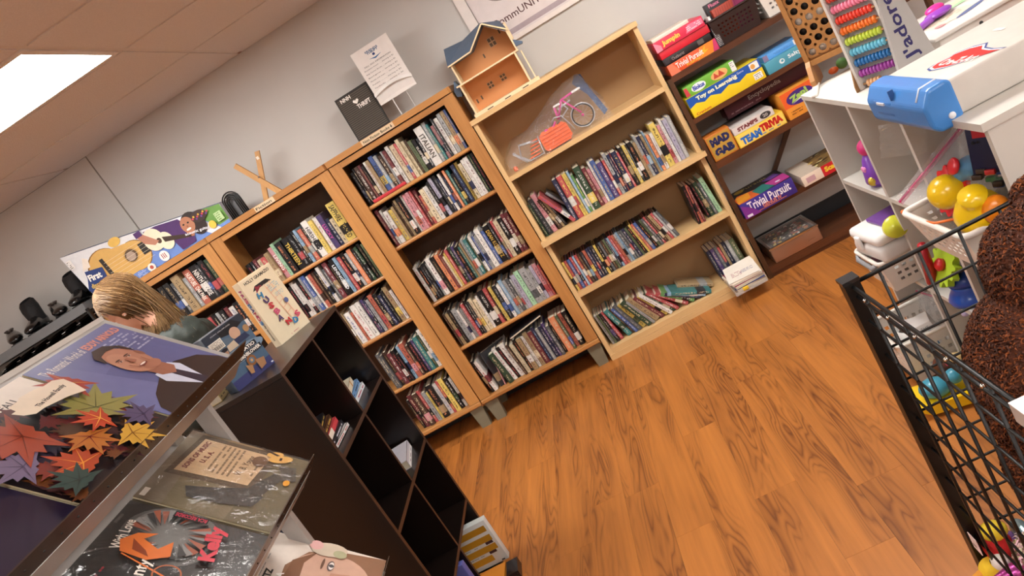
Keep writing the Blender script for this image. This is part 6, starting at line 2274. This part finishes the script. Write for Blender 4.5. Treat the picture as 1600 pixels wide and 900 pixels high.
B().cbox((.27, .17, .05), (.60, .36, .012), mt('#d4cdc7', .35), None, .003).build('board_top', t)
B().cbox((.27, .17, .022), (.56, .32, .04), mt('#d9cfc8', .4), None, .003).build('drawer', t)
p = Pr((-.03, -.01, .0565), (.60, 0, 0), (0, .36, 0))
p.ell(.22, .42, .13, .16, '#d8ccb8', 18, 20).ell(.30, .30, .11, .04, '#5a6690', 14, 22).ell(.13, .28, .025, .05, '#c98a88').ell(.46, .7, .16, .05, '#a8d0a0', 16, 5).ell(.34, .78, .12, .06, '#e8d8b4', 14, 10).ell(.55, .62, .1, .03, '#c4dcb8', 12).lines(.12, .38, .3, .5, 3, '#b8a490', 4)
p.build(t)
B().lathe([(.006, 0), (.005, .002)], BLK, 10, Matrix.Translation((.10, -.0115, .03)) @ rotm('X', 90)).build('screw_hole', t)
t = thing('toy_spoon', 'purple and magenta plastic hand mirror toy on the white easel box', 'toy', (1.05, -1.86, 1.1185), (0, 0, math.radians(30)))
B().ell((.10, 0, .012), (.05, .035, .012), mt('#8a3fae', .3, coat=.3), 16, 8).build('head', t)
b = B()
caps(b, (-.08, 0, .008), .008, (.06, 0, .010), .012, mt('#9a55c0', .3, coat=.3))
b.build('handle', t)
B().ell((.12, .02, .022), (.035, .025, .014), mt('#e0308c', .3), 14, 8).build('pink_top', t)

# ================================================================== WIRE BIN, BEAR, PLUSH TOYS
BX0, BY1, BH = .350, -2.745, .92
WR = mt('#070707', .42)
t = thing('wire_bin', 'black wire grid bin holding the brown plush bear at lower right', 'bin', (.75, -3.15, 0))
T = Matrix.Translation((-.75, 3.15, 0))
BX1, BY0 = 1.16, -3.65
for x, y in ((BX0, BY1), (BX1, BY1), (BX0, BY0), (BX1, BY0)):
    b = B()
    b.box((x - .017, y - .017, 0), (x + .017, y + .017, BH - .002), WR, T)
    b.box((x - .019, y - .019, BH - .002), (x + .019, y + .019, BH + .006), mt('#1c1c1e', .25), T)
    b.build('corner_post', t)


def wire(p0, p1, r=.0034):
    B().tube([p0, p1], r, WR, 6, T).build('wire', t)


gp = .087
zs_ = [BH - .012 - gp * k for k in range(10)]
for y in (BY1, BY0):
    for k, z in enumerate(zs_):
        wire((BX0, y, z), (BX1, y, z), .0050 if k == 0 else .0030)
    k = 1
    while BX0 + .064 + gp * (k - 1) < BX1 - .02:
        x = BX0 + .064 + gp * (k - 1)
        wire((x, y, .03), (x, y, BH - .012))
        k += 1
for x in (BX0, BX1):
    for k, z in enumerate(zs_):
        wire((x, BY0, z), (x, BY1, z), .0046 if k == 0 else .0032)
    wire((x, BY0, BH - .036), (x, BY1, BH - .036), .0045)
    k = 1
    while BY1 - .07 - gp * (k - 1) > BY0 + .02:
        y = BY1 - .07 - gp * (k - 1)
        wire((x, y, .03), (x, y, BH - .012))
        k += 1
b = B()
for k in range(7):
    b.ell((BX0 - .004, BY1 - .07 - .105 * k, BH - .024), (.004, .004, .004), CHROME, 8, 6, T)
o = b.build('weld_studs', t)
o['kind'] = 'stuff'
b = B()
b.box((BX0 - .012, -3.42, BH - .035), (BX0 - .006, -3.325, BH - .004), mt('#b8b6b4', .3), T).box((BX0 - .012, -3.42, BH - .004), (BX0 + .012, -3.325, BH - .002), mt('#e6e4e2', .3), T)
b.build('sign_clip', t)

# brown bear
FUR = mt('#58290f', .8, amt=.5, sc=45, bump=.6)
FUR2 = mt('#864418', .9, amt=.4, sc=60)
FUR3 = mt('#45200d', .9, amt=.4, sc=60)
t = thing('plush_bear', 'large dark brown curly plush bear sitting upright in the wire bin', 'plush toy', (.595, -2.985, .26))
parts = [((.025, 0, .625), (.108, .11, .115)), ((-.035, .0, .40), (.148, .15, .21)), ((-.03, 0, .22), (.155, .16, .15)),
         ((.06, -.10, .08), (.075, .16, .07)), ((.13, .04, .08), (.16, .075, .07)),
         ((-.09, -.12, .38), (.062, .075, .14)), ((.10, .11, .40), (.075, .062, .14)),
         ((.075, -.08, .715), (.036, .03, .038)), ((.075, .08, .715), (.036, .03, .038)), ((.10, .09, .595), (.05, .055, .042))]
b = B()
for c, r_ in parts:
    b.ell(c, r_, FUR, 24, 16)
bear = remesh(b.build('bear_body', t), .012, 2, .010, .03)
rb = random.Random(17)


def tufts(parts, n, ln, mats, name, parent, wd=.006):
    vs = [[] for _ in mats]
    fs = [[] for _ in mats]
    tot = sum(r_[0] * r_[1] + r_[1] * r_[2] for c, r_ in parts)
    for c, r_ in parts:
        c = Vector(c)
        for _ in range(int(n * (r_[0] * r_[1] + r_[1] * r_[2]) / tot)):
            z = rb.uniform(-1, 1)
            a = rb.uniform(0, 2 * PI)
            q = math.sqrt(1 - z * z)
            d = Vector((q * math.cos(a), q * math.sin(a), z))
            p = c + Vector((d.x * r_[0], d.y * r_[1], d.z * r_[2]))
            if any(sum(((p[i] - c2[i]) / r2[i]) ** 2 for i in range(3)) < .93 for c2, r2 in parts if (c2 is not c and tuple(c2) != tuple(c))):
                continue
            nrm = Vector((d.x / r_[0], d.y / r_[1], d.z / r_[2])).normalized()
            tg = nrm.cross(Vector((rb.uniform(-1, 1), rb.uniform(-1, 1), rb.uniform(-1, 1)))).normalized()
            sd = nrm.cross(tg)
            m_ = rb.randrange(len(mats))
            o_ = len(vs[m_])
            L_ = ln * rb.uniform(.6, 1.3)
            p1 = p + nrm * L_ * .7 + tg * L_ * .35
            p2 = p + nrm * L_ * .85 + tg * L_ * 1.1 - Vector((0, 0, L_ * .2))
            vs[m_] += [p - nrm * .006 - sd * wd, p - nrm * .006 + sd * wd, p1 - sd * wd * .9, p1 + sd * wd * .9, p2 - sd * wd * .2, p2 + sd * wd * .2]
            fs[m_] += [(o_, o_ + 1, o_ + 3, o_ + 2), (o_ + 2, o_ + 3, o_ + 5, o_ + 4)]
    b = B()
    for k, m_ in enumerate(mats):
        b.add(vs[k], fs[k], m_, True)
    o = b.build(name, parent)
    o['kind'] = 'stuff'
    return o


tufts(parts, 90000, .0065, [FUR, FUR2, FUR3], 'curly_fur', t, .0018)
for y in (.062, .098):
    B().ell((.125 if y > .08 else .07, y, .665), (.009, .009, .009), mt('#0c0a0a', .15, coat=.5), 10, 8).build('eye', t)
B().ell((.125, .148, .615), (.018, .012, .012), mt('#140c0a', .3), 12, 8).build('nose', t)

# plush toys heaped on the floor of the bin
def plush(label, c, parts, cols, fur=0, extra=None, rot=(0, 0, 0)):
    t = thing('plush_toy', label, 'plush toy', c, rot)
    b = B()
    for c_, r_ in parts:
        b.ell(c_, r_, cols[0], 18, 12)
    remesh(b.build('plush_body', t), .006, 3)
    if fur:
        tufts(parts, fur, .012, cols, 'fur', t, .003)
    if extra:
        extra(t)
    return t


def x_duck(t):
    b = B()
    caps(b, (-.03, .0, .03), .012, (-.055, .0, .024), .008, mt('#e0942c', .7))
    b.build('beak', t)


plush('small yellow plush duck head poking out at foot of wire bin', (.347, -2.80, .11), [((0, 0, .03), (.033, .032, .03)), ((.02, -.03, .0), (.03, .035, .028))], [mt('#e8bf28', .85, bump=.3, sc=80)], 0, x_duck)


def x_red(t):
    B().ell((-.032, -.02, .10), (.010, .012, .010), mt('#16120f', .2), 10, 8).build('eye', t)
    B().ell((-.02, -.025, .10), (.022, .02, .024), mt('#ece6de', .8), 12, 8).build('eye_patch', t)
    o = B().box((-.048, -.012, .12), (-.046, .022, .165), mt('#f0d8d4', .6)).build('price_tag', t)
    Pr((-.0485, .02, .125), (0, -.03, 0), (0, 0, .03)).rect(.2, .3, .7, .5, '#2a2426').build(t, 'tag_print')
    B().ell((.0, .0, .16), (.03, .028, .02), mt('#e8c62c', .8), 12, 8).build('yellow_crest', t)


plush('red and white plush bird with price tag in corner of wire bin', (.385, -2.79, .07), [((0, 0, .06), (.042, .04, .06)), ((-.005, 0, .12), (.034, .032, .036))], [mt('#c42222', .9, bump=.3, sc=80)], 0, x_red)
b = B()
b.lathe([(.026, 0), (.02, .03), (.008, .07), (.001, .085)], mt('#c04a9a', .3, .5, .6, 260), 14, Matrix.Translation((.395, -2.85, .16)) @ rotm('X', 35) @ rotm('Y', -80))
b.build('glitter_horn', loc=(.395, -2.85, .16), label='pink glitter cone of a plush unicorn near foot of wire bin', cat='plush toy')
PKF = [mt('#eab4c0', .9, sc=60), mt('#f4d2d4', .9, sc=60), mt('#d8cfa0', .9, sc=60)]


def x_pink(t):
    B().prism([(0, 0), (.02, .05), (.008, .055), (-.012, .01)], (-.052, .01, .02), (0, 1, 0), (0, 0, 1), (.003, 0, 0), mt('#d83a6c', .8)).build('ear_lining', t)


plush('fluffy pale pink and cream plush pony lying in wire bin', (.475, -2.87, .05), [((0, 0, .07), (.075, .085, .07)), ((-.04, .03, .12), (.04, .045, .045)), ((.03, -.06, .05), (.06, .06, .05))], PKF, 5000, x_pink)
plush('silver and teal sequined plush fish in wire bin', (.44, -2.80, .18), [((0, 0, .02), (.022, .05, .022)), ((.01, -.04, .01), (.03, .03, .015))], [mt('#9ab4bc', .25, .6, .5, 200)])
plush('purple plush toy between red bird and sequined fish in wire bin', (.415, -2.795, .16), [((0, 0, .02), (.018, .038, .022))], [mt('#6a4484', .7)])
plush('lavender pink plush bunny behind the bear in wire bin', (.60, -2.80, .06), [((0, 0, .09), (.06, .06, .09)), ((-.01, 0, .19), (.045, .045, .045))], [mt('#c8a8c0', .9), mt('#dcc4cc', .9)], 2500)
plush('green plush turtle at right side of wire bin floor', (.68, -2.90, .04), [((0, 0, .08), (.09, .09, .06)), ((-.06, .05, .12), (.035, .035, .03))], [mt('#4c9a4a', .9, bump=.3, sc=80)])
plush('orange plush lion under the bear in wire bin', (.60, -3.10, .02), [((0, 0, .12), (.14, .13, .12)), ((.12, .1, .1), (.09, .09, .09))], [mt('#c87830', .9, bump=.3, sc=80)])
plush('grey plush elephant under the bear in wire bin', (.85, -3.0, .02), [((0, 0, .10), (.13, .15, .10)), ((-.08, .12, .13), (.06, .06, .06))], [mt('#8a8c94', .9, bump=.3, sc=80)])

# scrap of paper on the floor
b = B()
b.prism([(-.008, -.004), (.006, -.008), (.010, .004), (-.004, .009)], (0, 0, 0), (1, 0, 0), (0, 1, 0), (0, 0, .0015), mt('#efeae4', .6))
b.build('paper_scrap', loc=(-.597, -2.019, .0003), label='tiny white scrap of paper lying on the wooden floor', cat='paper')
